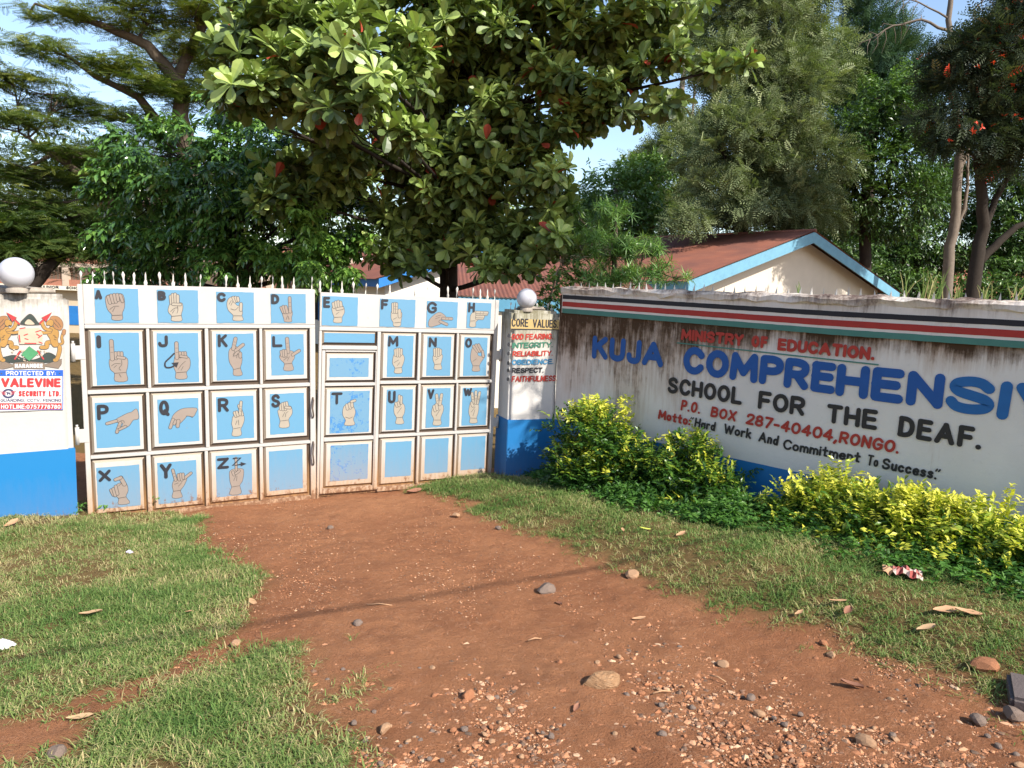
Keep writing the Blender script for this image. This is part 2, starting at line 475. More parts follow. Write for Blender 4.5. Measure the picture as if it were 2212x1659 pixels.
def blob(px, py, Y, rx, ry, rz):
    c = at(px, py, Y)
    return (np.array(c), np.array([rx / 1600.0 * Y, rz, ry / 1600.0 * Y]))
def tips_in(blobs, N, per=10, spread=0.2, core=0.5):
    w = np.array([b[1][0] * b[1][2] + 0.4 * b[1][1] * b[1][0] for b in blobs]); w = w / w.sum()
    P, O, H, C = [], [], [], []
    for (c, r), k in zip(blobs, w):
        n = max(4, int(N * k)); nc = max(3, n // per)
        dirs = rvec(nc); rad = rng.random(nc) ** core
        cc = dirs * rad[:, None]
        idx = rng.integers(0, nc, n)
        q = cc[idx] + rng.normal(size=(n, 3)) * spread
        P.append(c + q * r); O.append(nrmz(q / np.maximum(r, .05))); H.append(np.clip(q[:, 2], -1.2, 1.2)); C.append(c + cc * r)
    return np.concatenate(P), np.concatenate(O), np.concatenate(H), C

UP = np.array([0, 0, 1.0])
def rosettes(P, O, k, T, size, th=(50, 105), tone=None, upw=0.75, redp=0.0):
    n = len(P)
    ax = nrmz(O * 0.5 + UP * upw + rng.normal(size=(n, 3)) * 0.25)
    e1 = nrmz(np.cross(ax, rvec(n))); e2 = np.cross(ax, e1)
    parts = []
    for j in range(k):
        a = j * 2.399 + rng.random(n) * 0.5
        th_ = np.radians(th[0] + (th[1] - th[0]) * (j / max(1, k - 1)) + rng.normal(size=n) * 9)
        ax_ = ax
        d = ax * np.cos(th_)[:, None] + (e1 * np.cos(a)[:, None] + e2 * np.sin(a)[:, None]) * np.sin(th_)[:, None]
        s = size * (0.7 + 0.5 * rng.random(n))
        V, F = instance(T[0], T[1], P + ax * (0.02 * (k - j))[..., None] if False else P, d, ax + rng.normal(size=(n, 3)) * 0.2, s)
        t = np.clip((tone if tone is not None else rng.random(n) * .8) + rng.normal(size=n) * .12, 0, .85)
        if redp: t = np.clip(t + .28 - .055 * j, 0, .85)
        if redp: t = np.where(rng.random(n) < redp, 0.93 + 0.07 * rng.random(n), t)
        parts.append((V, F, np.repeat(t, len(T[0]))))
    return gather(parts)
def sprays(P, D, k, T, size, length, hang=0.5, tone=None, spread=0.9):
    """k leaves along a twig of given length that starts at P and runs along D"""
    n = len(P); parts = []
    D = nrmz(D)
    sd = nrmz(np.cross(D, UP) + rng.normal(size=(n, 3)) * .25)
    for j in range(k):
        t_ = (j + .5) / k
        p = P + D * (length * t_) + UP * (-hang * length * t_ * t_ * .5)
        sg = 1 if j % 2 else -1
        d = nrmz(D * 0.7 + sd * sg * spread + rng.normal(size=(n, 3)) * .25 - UP * hang)
        V, F = instance(T[0], T[1], p, d, UP + rng.normal(size=(n, 3)) * .35, size * (.7 + .5 * rng.random(n)))
        t = np.clip((tone if tone is not None else rng.random(n)) + rng.normal(size=n) * .10, 0, 1)
        parts.append((V, F, np.repeat(t, len(T[0]))))
    return gather(parts)
def single(P, D, U, T, size, tone):
    V, F = instance(T[0], T[1], P, D, U, size)
    return V, F, np.repeat(tone, len(T[0]))

def limb_mesh(trunks, blobs, C, r_limb, r_twig, bend=0.25, twigs=True):
    """trunks = [(points, radii)]; a limb runs from the trunks to every blob and twigs on to its clumps"""
    mb = MB()
    pts = []
    for tp, tr in trunks:
        k = len(tp)
        P = []; Rr = []
        for i in range(k - 1):                     # gentle wobble between given points
            a, b = Vector(tp[i]), Vector(tp[i + 1])
            for q in range(4):
                t = q / 4; w = (b - a).length * 0.03
                P.append(a.lerp(b, t) + (Vector((random.uniform(-w, w), random.uniform(-w, w), 0)) if q else Vector())); Rr.append(tr[i] * (1 - t) + tr[i + 1] * t)
        P.append(Vector(tp[-1])); Rr.append(tr[-1])
        mb.tube(P, Rr, 9)
        pts += list(zip(P, Rr))
    for (c, r), cc in zip(blobs, C):
        c = Vector(c)
        best = min(pts, key=lambda q: (q[0] - c).length + 0.9 * max(0, q[0].z - c.z + 0.3))
        a = best[0]; L = (c - a).length
        if L < 0.15: continue
        m = a.lerp(c, 0.5) + Vector((0, 0, -bend * 0.3 * L)) + Vector((random.uniform(-.1, .1), random.uniform(-.1, .1), random.uniform(-.05, .05))) * L
        P = []
        for i in range(7):
            t = i / 6
            P.append(a * (1 - t) ** 2 + m * (2 * t * (1 - t)) + c * t * t)
        r0 = min(best[1] * 0.8, r_limb)
        mb.tube(P, [r0 + (r_twig * 1.5 - r0) * (i / 6) for i in range(7)], 7)
        if twigs:
            for q in cc[:14]:
                q = Vector(q); s = P[random.randint(3, 6)]
                md = s.lerp(q, .5) + Vector((random.uniform(-.1, .1), random.uniform(-.1, .1), random.uniform(-.12, .02))) * (q - s).length
                mb.tube([s, md, q], [r_twig, r_twig * .8, r_twig * .35], 5, cap=False)
    return mb

def make_tree(name, label, cat, base, trunks, blobs, C, leaf_parts, bark, leafm, r_limb=.08, r_twig=.015, bend=.25, twigs=True, group=None, base_r=None):
    root = empty(name, base, 0, label, cat, group)
    B = Vector(base)
    mb = limb_mesh(trunks, blobs, C, r_limb, r_twig, bend, twigs)
    mb.v = [tuple(Vector(v) - B) for v in mb.v]
    mb.build('trunk', bark, root)
    V, F, t = leaf_parts
    link('crown', np_mesh('crown', V - np.array(B), quads=F, mats=leafm, tone=t), root)
    return root

# ------------------------------------------------------------------ the ground
def project(P):
    q = (P - np.array([0, 0, CAM_Z])) @ np.array(RCAM)
    z = np.minimum(q[:, 2], -0.05)
    px = 1106 + 1600 * q[:, 0] / -z; py = 829.5 - 1600 * q[:, 1] / -z
    return px, py
def inside(px, py, poly):
    r = np.zeros(len(px), bool); n = len(poly)
    for i in range(n):
        x0, y0 = poly[i]; x1, y1 = poly[(i + 1) % n]
        if y0 == y1: continue
        c = ((y0 > py) != (y1 > py)) & (px < (x1 - x0) * (py - y0) / (y1 - y0) + x0)
        r ^= c
    return r
def world_poly(px):
    return [tuple(ground_at(x, y)[:2]) for x, y in px]
G_LEFT = world_poly([(160, 1082), (300, 1082), (402, 1098), (425, 1150), (445, 1205), (500, 1232), (540, 1268), (535, 1325), (550, 1345), (520, 1372), (430, 1398), (300, 1478), (150, 1530), (0, 1562)]) + [(-5.5, 2.6), (-9, 3.5), (-9, 6.5), (-4.6, 7.4)]
G_LOW = world_poly([(330, 1505), (480, 1435), (600, 1392), (650, 1402), (690, 1480), (760, 1560), (800, 1620), (830, 1659)]) + [(-0.75, 2.0), (-2.0, 1.8), (-2.6, 2.3)] + world_poly([(150, 1659), (205, 1570)])
G_RIGHT = world_poly([(880, 1044), (930, 1060), (1000, 1085), (1060, 1105), (1110, 1130), (1180, 1150), (1240, 1180), (1300, 1215), (1400, 1262), (1500, 1290), (1600, 1325), (1700, 1350), (1800, 1385), (1900, 1405), (1960, 1440), (2100, 1480), (2212, 1535)]) + [(4.0, 2.6), (8, -1), (9, 1), (6.5, 3.5), (0.7, 9.4), (-.05, 9.3), (-.3, 9.55)]
def density(x, y, jit=0.20):
    xx = x + jit * (fbm(x * 3.1, y * 3.1, 3, 21) - .5) * 2.4; yy = y + jit * (fbm(x * 3.1 + 40, y * 3.1, 3, 22) - .5) * 2.4
    a = inside(xx, yy, G_LEFT) | inside(xx, yy, G_LOW) | inside(xx, yy, G_RIGHT)
    return a
gx = np.concatenate([[-400, -150, -70, -40, -26, -18, -13, -10], np.arange(-8, -5.4, .1), np.arange(-5.4, 5.6, .028), np.arange(5.6, 9, .12), [10, 13, 18, 26, 40, 70, 150, 400]])
gy = np.concatenate([[-60, -20, -8, -3, -1, 0, .8], np.arange(1.4, 7, .028), np.arange(7, 10.5, .05), [10.8, 11.5, 13, 16, 20, 26, 35, 50, 80, 140, 260, 500]])
X, Y = np.meshgrid(gx, gy); x = X.ravel(); y = Y.ravel()
near = sstep(11, 8, np.abs(x)) * sstep(11.5, 10.4, y)
Z = gz_base(x, y) + near * (0.030 * (fbm(x * 1.7, y * 1.7, 3, 5) - .5) + 0.020 * (fbm(x * 6, y * 6, 3, 8) - .5) + 0.022 * (fbm(x * 19, y * 19, 2, 9) - .5) + 0.02 * (vnoise(x * 2.2 + .6 * y, y * .5, 77) - .5))
nx, ny = len(gx), len(gy)
I = np.arange(nx * ny).reshape(ny, nx)
Q = np.stack([I[:-1, :-1], I[:-1, 1:], I[1:, 1:], I[1:, :-1]], -1).reshape(-1, 4)
gt = sum(density(x + dx, y + dy).astype(float) for dx, dy in ((0, 0), (.07, 0), (-.07, 0), (0, .09), (0, -.09), (.13, .1), (-.13, -.1), (.12, -.12))) / 8
gt = np.where((y > 10.3), 1.0, gt)
m = M('red_dirt', 0.95, 0.1); o = m.coord()
n0 = m.noise(o, 0.55, 5, .6); n1 = m.noise(o, 3.5, 8, .65); n2 = m.noise(o, 28, 8, .75); n3 = m.noise(o, 90, 4, .8)
c = m.mix(m.ramp(n0, [(.35, 0), (.65, 1)]), (0.43, 0.195, 0.095), (0.345, 0.142, 0.067))
c = m.mix(m.ramp(n1, [(.45, 0), (.75, .75)]), c, (0.21, 0.085, 0.044))
c = m.mix(m.ramp(n2, [(.52, 0), (.72, .75)]), c, (0.53, 0.285, 0.17))
c = m.mix(m.ramp(n3, [(.54, 0), (.66, .8)]), c, (0.17, 0.07, 0.036))
c = m.mix(m.math('MULTIPLY', m.attr('tone'), 0.75), c, (0.12, 0.105, 0.038))
m.color(c).bump(m.math('ADD', m.math('MULTIPLY', n2, .7), m.math('MULTIPLY', n3, .9)), 1.0, 0.03)
g = link('ground', np_mesh('ground', np.stack([x, y, Z], 1), quads=Q, mats=m.mat, tone=gt, smooth=True))
tag(g, 'red dirt drive in front of the painted gate', None, None, 'structure')
def gzd(x, y):
    return gz_base(x, y) + 0.030 * (fbm(x * 1.7, y * 1.7, 3, 5) - .5) + 0.020 * (fbm(x * 6, y * 6, 3, 8) - .5)

# grass: tufts of curved blades
GRASS = leafmat('grass_blades', (0.09, 0.17, 0.038), (0.21, 0.265, 0.08), (0.46, 0.37, 0.19), .6, .2, .3)
def grass(name, label, poly_bbox, polys, ntuft, hmul=1.0, green=0.0):
    x0, y0, x1, y1 = poly_bbox
    px = x0 + (x1 - x0) * rng.random(ntuft); py = y0 + (y1 - y0) * rng.random(ntuft)
    jx = px + .20 * (fbm(px * 3.1, py * 3.1, 3, 21) - .5) * 2.4 + rng.normal(size=ntuft) * np.where(rng.random(ntuft) < .35, .13, .03)
    jy = py + .20 * (fbm(px * 3.1 + 40, py * 3.1, 3, 22) - .5) * 2.4 + rng.normal(size=ntuft) * np.where(rng.random(ntuft) < .35, .13, .03)
    ok = np.zeros(ntuft, bool)
    for p in polys: ok |= inside(jx, jy, p)
    patch = fbm(px * 2.2, py * 2.2, 4, 31)
    ok &= rng.random(ntuft) < np.clip(0.25 + 2.3 * (patch - .22), .15, 1)
    px, py, patch = px[ok], py[ok], patch[ok]; n = len(px)
    k = 12
    bx = np.repeat(px, k) + rng.normal(size=n * k) * .016; by = np.repeat(py, k) + rng.normal(size=n * k) * .016
    N = n * k
    az = rng.random(N) * 2 * math.pi; el = np.radians(5 + 60 * rng.random(N) ** 1.3)
    L = (0.035 + 0.05 * rng.random(N)) * hmul * np.repeat(.75 + .6 * fbm(px * 1.3, py * 1.3, 2, 44), k)
    d = np.stack([np.cos(az) * np.cos(el), np.sin(az) * np.cos(el), np.sin(el)], 1)
    b = np.stack([-np.sin(az), np.cos(az), np.zeros(N)], 1)
    B = np.stack([bx, by, gzd(bx, by) - .004], 1)
    w = (0.0016 + .0014 * rng.random(N))[:, None]
    mid = B + d * (L * .55)[:, None]
    d2 = nrmz(d - UP * (0.55 + .5 * rng.random(N))[:, None])
    tip = mid + d2 * (L * .5)[:, None]
    V = np.stack([B - b * w, B + b * w, mid + b * w * .8, mid - b * w * .8, tip], 1).reshape(-1, 3)
    i0 = (np.arange(N) * 5)[:, None]
    t = np.clip(np.repeat(1.32 - 1.6 * patch + rng.normal(size=n) * .1, k) + rng.normal(size=N) * .30 - green, 0, 1)
    me = np_mesh(name, V, quads=i0 + np.array([[0, 1, 2, 3]]), tris=i0 + np.array([[3, 2, 4]]), mats=GRASS, tone=np.repeat(t, 5))
    return tag(link(name, me), label, None, None, 'stuff')
grass('grass', 'short patchy lawn on the left of the drive below the crest pillar', (-6, 2.9, -1.6, 8.4), [G_LEFT], 24000)
grass('grass', 'dry tufted turf nearest the viewer, left of the gravel', (-3.0, 1.8, -.3, 4.2), [G_LOW], 8500, 1.05)
grass('grass', 'green grassy bank between the drive and the yellow bushes', (-1.6, 1.6, 6.5, 9.9), [G_RIGHT], 50000, 1.1, .08)
# ------------------------------------------------------------------ hand painted lettering
def smooth(pts, closed=False, n=6):
    P = [Vector(p) for p in pts]; k = len(P); out = []
    rng_ = range(k) if closed else range(k - 1)
    for i in rng_:
        p0 = P[(i - 1) % k] if closed or i > 0 else P[0] * 2 - P[1]
        p1 = P[i]; p2 = P[(i + 1) % k]
        p3 = P[(i + 2) % k] if closed or i + 2 < k else P[-1] * 2 - P[-2]
        for j in range(n):
            t = j / n
            out.append(0.5 * ((2 * p1) + (p2 - p0) * t + (2 * p0 - 5 * p1 + 4 * p2 - p3) * t * t + (3 * p1 - p0 - 3 * p2 + p3) * t ** 3))
    if not closed: out.append(P[-1])
    return [(q.x, q.y) for q in out]
def el(cx, cy, rx, ry, n=18): return ('o', [(cx + rx * math.cos(2 * math.pi * i / n), cy + ry * math.sin(2 * math.pi * i / n)) for i in range(n)])
def ln(*p): return ('s', list(p))
def cv(*p): return ('c', list(p))
G = {
 'A': (.8, [ln((0, 0), (.4, 1)), ln((.4, 1), (.8, 0)), ln((.15, .32), (.65, .32))]),
 'B': (.6, [ln((0, 0), (0, 1)), cv((0, 1), (.3, 1), (.52, .9), (.54, .68), (.35, .54), (0, .54)), cv((0, .54), (.36, .54), (.58, .42), (.58, .14), (.36, 0), (0, 0))]),
 'C': (.66, [cv((.66, .8), (.5, .97), (.3, 1), (.1, .85), (0, .5), (.1, .15), (.3, 0), (.5, .03), (.66, .2))]),
 'D': (.66, [ln((0, 0), (0, 1)), cv((0, 1), (.3, .99), (.56, .85), (.66, .5), (.56, .15), (.3, .01), (0, 0))]),
 'E': (.57, [ln((0, 0), (0, 1)), ln((0, 1), (.55, 1)), ln((0, .52), (.5, .52)), ln((0, 0), (.57, 0))]),
 'F': (.55, [ln((0, 0), (0, 1)), ln((0, 1), (.55, 1)), ln((0, .5), (.48, .5))]),
 'G': (.68, [cv((.68, .8), (.5, .97), (.3, 1), (.1, .85), (0, .5), (.1, .15), (.3, 0), (.52, .02), (.68, .2)), ln((.68, .2), (.68, .45)), ln((.68, .45), (.42, .45))]),
 'H': (.62, [ln((0, 0), (0, 1)), ln((.62, 0), (.62, 1)), ln((0, .5), (.62, .5))]),
 'I': (.0, [ln((0, 0), (0, 1))]),
 'J': (.5, [ln((.5, 1), (.5, .3)), cv((.5, .3), (.44, .07), (.25, 0), (.06, .07), (0, .28))]),
 'K': (.64, [ln((0, 0), (0, 1)), ln((.6, 1), (0, .42)), ln((.22, .6), (.64, 0))]),
 'L': (.55, [ln((0, 0), (0, 1)), ln((0, 0), (.55, 0))]),
 'M': (.85, [ln((0, 0), (.04, 1)), ln((.04, 1), (.42, .25)), ln((.42, .25), (.81, 1)), ln((.81, 1), (.85, 0))]),
 'N': (.62, [ln((0, 0), (0, 1)), ln((0, 1), (.62, 0)), ln((.62, 0), (.62, 1))]),
 'O': (.7, [el(.35, .5, .35, .5)]),
 'P': (.6, [ln((0, 0), (0, 1)), cv((0, 1), (.36, 1), (.58, .88), (.58, .6), (.36, .47), (0, .47))]),
 'Q': (.72, [el(.35, .5, .35, .5), ln((.42, .25), (.74, -.08))]),
 'R': (.62, [ln((0, 0), (0, 1)), cv((0, 1), (.36, 1), (.58, .88), (.58, .6), (.36, .47), (0, .47)), ln((.3, .47), (.62, 0))]),
 'S': (.6, [cv((.57, .82), (.45, .97), (.28, 1), (.08, .9), (.03, .74), (.12, .58), (.32, .5), (.52, .41), (.6, .25), (.52, .08), (.3, 0), (.1, .04), (0, .2))]),
 'T': (.64, [ln((0, 1), (.64, 1)), ln((.32, 1), (.32, 0))]),
 'U': (.6, [ln((0, 1), (0, .3)), cv((0, .3), (.07, .09), (.3, 0), (.53, .09), (.6, .3)), ln((.6, .3), (.6, 1))]),
 'V': (.72, [ln((0, 1), (.36, 0)), ln((.36, 0), (.72, 1))]),
 'W': (1.0, [ln((0, 1), (.25, 0)), ln((.25, 0), (.5, .85)), ln((.5, .85), (.75, 0)), ln((.75, 0), (1, 1))]),
 'X': (.66, [ln((0, 1), (.66, 0)), ln((.66, 1), (0, 0))]),
 'Y': (.66, [ln((0, 1), (.33, .48)), ln((.66, 1), (.33, .48)), ln((.33, .48), (.33, 0))]),
 'Z': (.62, [ln((0, 1), (.62, 1)), ln((.62, 1), (0, 0)), ln((0, 0), (.62, 0))]),
 '0': (.6, [el(.3, .5, .3, .5)]),
 '2': (.56, [cv((.02, .76), (.1, .94), (.3, 1), (.5, .93), (.55, .74), (.42, .46), (0, 0)), ln((0, 0), (.56, 0))]),
 '4': (.62, [ln((.44, 0), (.44, 1)), ln((.44, 1), (0, .3)), ln((0, .3), (.62, .3))]),
 '5': (.56, [ln((.52, 1), (.08, 1)), ln((.08, 1), (.04, .55)), cv((.04, .55), (.3, .64), (.52, .52), (.56, .3), (.45, .08), (.22, 0), (0, .12))]),
 '7': (.56, [ln((0, 1), (.56, 1)), ln((.56, 1), (.18, 0))]),
 '8': (.56, [el(.28, .75, .23, .25), el(.28, .26, .28, .26)]),
 '.': (.0, [ln((0, 0.02), (0, .021))]), ',': (.05, [ln((.06, .04), (-.04, -.2))]),
 ':': (.0, [ln((0, .08), (0, .081)), ln((0, .55), (0, .551))]), '-': (.35, [ln((0, .42), (.35, .42))]),
 '<': (.3, [ln((.08, 1), (0, .8)), ln((.28, 1), (.2, .8))]), '>': (.3, [ln((.08, 1), (0, .8)), ln((.28, 1), (.2, .8))]),
 'a': (.44, [el(.21, .29, .21, .29, 14), ln((.44, .6), (.44, 0))]), 'c': (.4, [cv((.38, .48), (.22, .6), (.05, .48), (0, .3), (.06, .1), (.22, 0), (.4, .12))]),
 'd': (.44, [el(.21, .29, .21, .29, 14), ln((.44, 1), (.44, 0))]), 'e': (.42, [cv((.02, .30), (.40, .34), (.38, .52), (.22, .6), (.04, .48), (0, .28), (.08, .06), (.25, 0), (.42, .1))]),
 'i': (.0, [ln((0, .6), (0, 0)), ln((0, .85), (0, .851))]), 'k': (.4, [ln((0, 1), (0, 0)), ln((.36, .6), (0, .25)), ln((.12, .35), (.4, 0))]),
 'm': (.66, [ln((0, .6), (0, 0)), cv((0, .4), (.1, .57), (.22, .57), (.33, .42), (.33, 0)), cv((.33, .4), (.43, .57), (.55, .57), (.66, .42), (.66, 0))]),
 'n': (.38, [ln((0, .6), (0, 0)), cv((0, .4), (.12, .57), (.27, .57), (.38, .42), (.38, 0))]), 'o': (.46, [el(.23, .3, .23, .3, 14)]),
 'r': (.3, [ln((0, .6), (0, 0)), cv((0, .38), (.12, .57), (.3, .58))]), 's': (.36, [cv((.34, .5), (.2, .6), (.04, .5), (.1, .35), (.28, .26), (.34, .12), (.2, 0), (0, .08))]),
 't': (.38, [ln((.17, .92), (.17, .06)), ln((.17, .06), (.34, .02)), ln((0, .6), (.38, .6))]), 'u': (.38, [cv((0, .6), (0, .2), (.1, .02), (.25, .02), (.38, .2)), ln((.38, .6), (.38, 0))]),
}
def text(mb, s, p0, p1, h, th, mat, off, gap=.22, slant=0.0, jit=0.0):
    """p0, p1: lower left and lower right of the word's outline, h: outer height, th: stroke width"""
    p0 = Vector(p0); p1 = Vector(p1); e = (p1 - p0)
    tot = 0
    W = []
    for ch in s:
        W.append(.35 if ch == ' ' else G[ch][0])
    L = e.length; n = len(s)
    hh = h - th
    # horizontal scale so that the word fills its length: each letter takes scale*w + th, plus gaps
    gp = gap * th
    sc = (L - n * th - (n - 1) * gp) / max(1e-6, sum(W))
    ex = e.normalized(); ey = Vector((-ex.y, ex.x))
    x = th / 2
    for i, ch in enumerate(s):
        if ch != ' ':
            for q, (kind, pts) in enumerate(G[ch][1]):
                dx, dy = random.uniform(-jit, jit) * hh, random.uniform(-jit, jit) * hh
                pp = [(p0 + ex * (x + dx + a * sc + slant * b * hh) + ey * (th / 2 + dy + b * hh)) for a, b in pts]
                pp = [(v.x, v.y) for v in pp]
                if kind == 'c': pp = smooth(pp, False, 4)
                mb.stroke(pp, th / 2, off + q * .00015, mat, kind == 'o')
        x += W[i] * sc + th + gp

# ------------------------------------------------------------------ the hand signs: (pixel box of the blue square), palm outline, fingers, crease lines, letter box
z2 = lambda p: ((300 + p[0] / 2.212) * K, (1050 + p[1] / 2.212) * K)
HANDS = {
'A': ((173, 557, 222, 525), [(268, 320), (275, 295), (300, 280), (400, 268), (425, 290), (432, 340), (427, 395), (408, 440), (404, 497), (320, 497), (318, 452), (282, 405)], [(292, 297, 306, 350, 14), (318, 284, 333, 345, 14), (345, 278, 357, 340, 14), (372, 276, 377, 325, 13), (398, 280, 415, 335, 13)], [[(300, 408), (340, 380), (382, 378)], [(325, 425), (347, 388)], [(318, 460), (404, 456)]], (176, 240, 238, 320)),
'B': ((722, 1082, 232, 527), [(815, 425), (828, 365), (850, 345), (905, 345), (938, 352), (941, 400), (926, 455), (929, 507), (844, 507), (844, 465)], [(839, 290, 843, 350, 13), (858, 274, 860, 350, 13), (879, 270, 881, 350, 13), (901, 284, 901, 350, 13), (922, 362, 858, 360, 12)], [[(835, 425), (870, 395), (895, 392)], [(850, 440), (870, 410)], [(895, 375), (900, 410), (890, 440)], [(845, 468), (926, 460)]], (727, 798, 243, 327)),
'C': ((1240, 1572, 249, 527), [(1332, 360), (1345, 315), (1375, 294), (1405, 292), (1400, 340), (1418, 370), (1450, 380), (1466, 430), (1460, 460), (1468, 502), (1384, 502), (1385, 458), (1345, 415)], [(1388, 300, 1402, 335, 13), (1408, 298, 1420, 330, 12), (1428, 300, 1432, 328, 11), (1455, 355, 1452, 410, 13)], [[(1350, 360), (1370, 325)], [(1365, 370), (1385, 330)], [(1365, 400), (1400, 410), (1430, 385)], [(1388, 462), (1460, 462)]], (1245, 1322, 256, 338)),
'D': ((1718, 2026, 266, 527), [(1820, 450), (1815, 410), (1850, 400), (1893, 405), (1905, 440), (1896, 480), (1896, 513), (1838, 513), (1832, 490)], [(1883, 302, 1886, 425, 13), (1808, 390, 1825, 430, 12), (1826, 380, 1842, 432, 12), (1848, 380, 1860, 432, 12)], [[(1850, 495), (1862, 460)], [(1875, 495), (1868, 465)]], (1722, 1792, 270, 358)),
'I': ((180, 567, 608, 1068), [(300, 845), (345, 832), (400, 822), (448, 832), (459, 862), (452, 920), (440, 960), (447, 1034), (342, 1034), (340, 965), (305, 928)], [(322, 682, 324, 840, 18), (356, 785, 358, 835, 13), (382, 783, 383, 825, 13), (408, 785, 408, 822, 13), (430, 832, 372, 824, 13)], [[(315, 900), (345, 880), (395, 882)], [(335, 915), (360, 895)], [(405, 850), (405, 890), (380, 920), (395, 940)], [(340, 965), (442, 960)], [(380, 975), (395, 1000)]], (196, 232, 630, 740)),
'J': ((722, 1085, 611, 1048), [(864, 870), (880, 810), (905, 830), (988, 825), (1007, 862), (1000, 920), (970, 960), (972, 1013), (880, 1013), (880, 958), (864, 915)], [(891, 700, 892, 830, 16), (921, 783, 922, 820, 11), (944, 783, 945, 815, 11), (966, 783, 968, 812, 11), (978, 824, 922, 814, 11)], [[(900, 930), (930, 890), (965, 860)], [(925, 940), (945, 905)], [(885, 960), (970, 955)], ('arrow', [(868, 790), (828, 828), (788, 868), (792, 908), (832, 912), (868, 896)], [(842, 872), (906, 868), (886, 916)])], (733, 818, 630, 732)),
'K': ((1240, 1570, 616, 1025), [(1350, 775), (1372, 740), (1405, 722), (1448, 770), (1463, 830), (1458, 880), (1446, 920), (1462, 981), (1388, 981), (1386, 925), (1353, 862)], [(1475, 714, 1410, 765, 14), (1410, 660, 1388, 750, 15), (1430, 780, 1400, 800, 13), (1450, 790, 1449, 820, 13)], [[(1385, 820), (1405, 780)], [(1415, 830), (1425, 790)], [(1386, 932), (1450, 918)]], (1255, 1340, 622, 732)),
'L': ((1722, 2010, 620, 985), [(1798, 805), (1850, 790), (1880, 770), (1915, 778), (1925, 830), (1902, 875), (1914, 940), (1832, 940), (1838, 882), (1805, 845)], [(1968, 768, 1910, 805, 13), (1862, 662, 1870, 780, 15), (1810, 775, 1816, 810, 12), (1829, 767, 1835, 815, 12), (1848, 767, 1850, 812, 11)], [[(1830, 850), (1865, 825)], [(1862, 855), (1880, 820)], [(1840, 885), (1902, 880)]], (1733, 1822, 636, 734)),
}
z3 = lambda p: ((300 + p[0] / 2.212) * K, (1500 + p[1] / 2.212) * K)
HANDS3 = {
'P': ((180, 568, 220, 618), [(545, 290), (500, 315), (460, 325), (400, 352), (360, 372), (352, 395), (420, 412), (380, 472), (410, 458), (470, 435), (510, 385), (558, 374)], [(360, 386, 280, 405, 14), (395, 405, 362, 485, 14), (440, 440, 385, 462, 12)], [[(400, 385), (425, 388), (430, 405)]], (196, 298, 238, 370)),
'Q': ((728, 1088, 190, 575), [(1070, 282), (960, 278), (900, 300), (858, 340), (848, 382), (880, 388), (905, 415), (955, 375), (985, 345), (1035, 355), (1060, 320)], [(858, 372, 832, 440, 14), (880, 385, 868, 410, 12), (905, 385, 897, 432, 15)], [[(975, 345), (1010, 350), (1030, 362)]], (742, 830, 198, 328)),
'R': ((1243, 1570, 172, 547), [(1378, 385), (1388, 345), (1440, 330), (1478, 345), (1481, 390), (1462, 440), (1450, 462), (1452, 516), (1376, 516), (1384, 458), (1374, 415)], [(1440, 255, 1466, 335, 13), (1458, 225, 1446, 335, 12), (1400, 315, 1412, 345, 13), (1418, 308, 1428, 342, 11)], [[(1405, 420), (1420, 385)], [(1435, 425), (1432, 380)], [(1388, 455), (1448, 448)]], (1256, 1350, 183, 302)),
'S': ((1712, 2012, 146, 500), [(1784, 320), (1790, 285), (1880, 258), (1903, 285), (1902, 330), (1872, 375), (1876, 440), (1794, 440), (1800, 385)], [(1803, 245, 1806, 283, 11), (1821, 235, 1826, 287, 11), (1839, 230, 1847, 287, 11), (1857, 227, 1865, 265, 11), (1888, 275, 1848, 268, 11)], [[(1820, 350), (1840, 310)], [(1845, 350), (1850, 320), (1870, 305)], [(1802, 385), (1868, 380)]], (1724, 1800, 150, 266)),
'X': ((193, 570, 785, 1150), [(358, 955), (405, 935), (450, 950), (460, 1010), (440, 1060), (470, 1120), (374, 1122), (378, 1072), (350, 1035)], [(432, 950, 402, 888, 18), (402, 888, 355, 902, 15), (312, 990, 332, 1035, 13), (333, 980, 347, 1042, 13), (354, 960, 368, 1030, 13)], [[(380, 960), (410, 935)], [(372, 1068), (440, 1062)]], (210, 318, 808, 910)),
'Y': ((727, 1068, 742, 1103), [(852, 945), (882, 890), (960, 880), (980, 900), (952, 960), (920, 1002), (933, 1058), (850, 1058), (860, 998)], [(860, 815, 882, 905, 12), (1018, 855, 960, 895, 13), (907, 860, 914, 905, 12), (927, 855, 936, 908, 12), (948, 856, 950, 895, 11)], [[(870, 940), (905, 930)], [(905, 960), (935, 930)], [(862, 1000), (920, 998)]], (748, 852, 753, 882)),
'Z': ((1238, 1555, 683, 1045), [(1355, 850), (1365, 820), (1410, 808), (1470, 815), (1479, 850), (1466, 920), (1442, 960), (1452, 1030), (1354, 1030), (1372, 968), (1360, 922)], [(1414, 715, 1415, 820, 10), (1385, 835, 1395, 860, 12), (1440, 830, 1410, 850, 11)], [[(1390, 910), (1410, 870)], [(1415, 915), (1420, 870)], [(1374, 965), (1442, 960)], ('arrow', [(1392, 716), (1458, 713), (1382, 778), (1460, 772)], [(1455, 752), (1506, 771), (1455, 790)])], (1250, 1352, 703, 798)),
}
z4 = lambda p: ((1200 + p[0] / 2.0109) * K, (1100 + p[1] / 2.0109) * K)
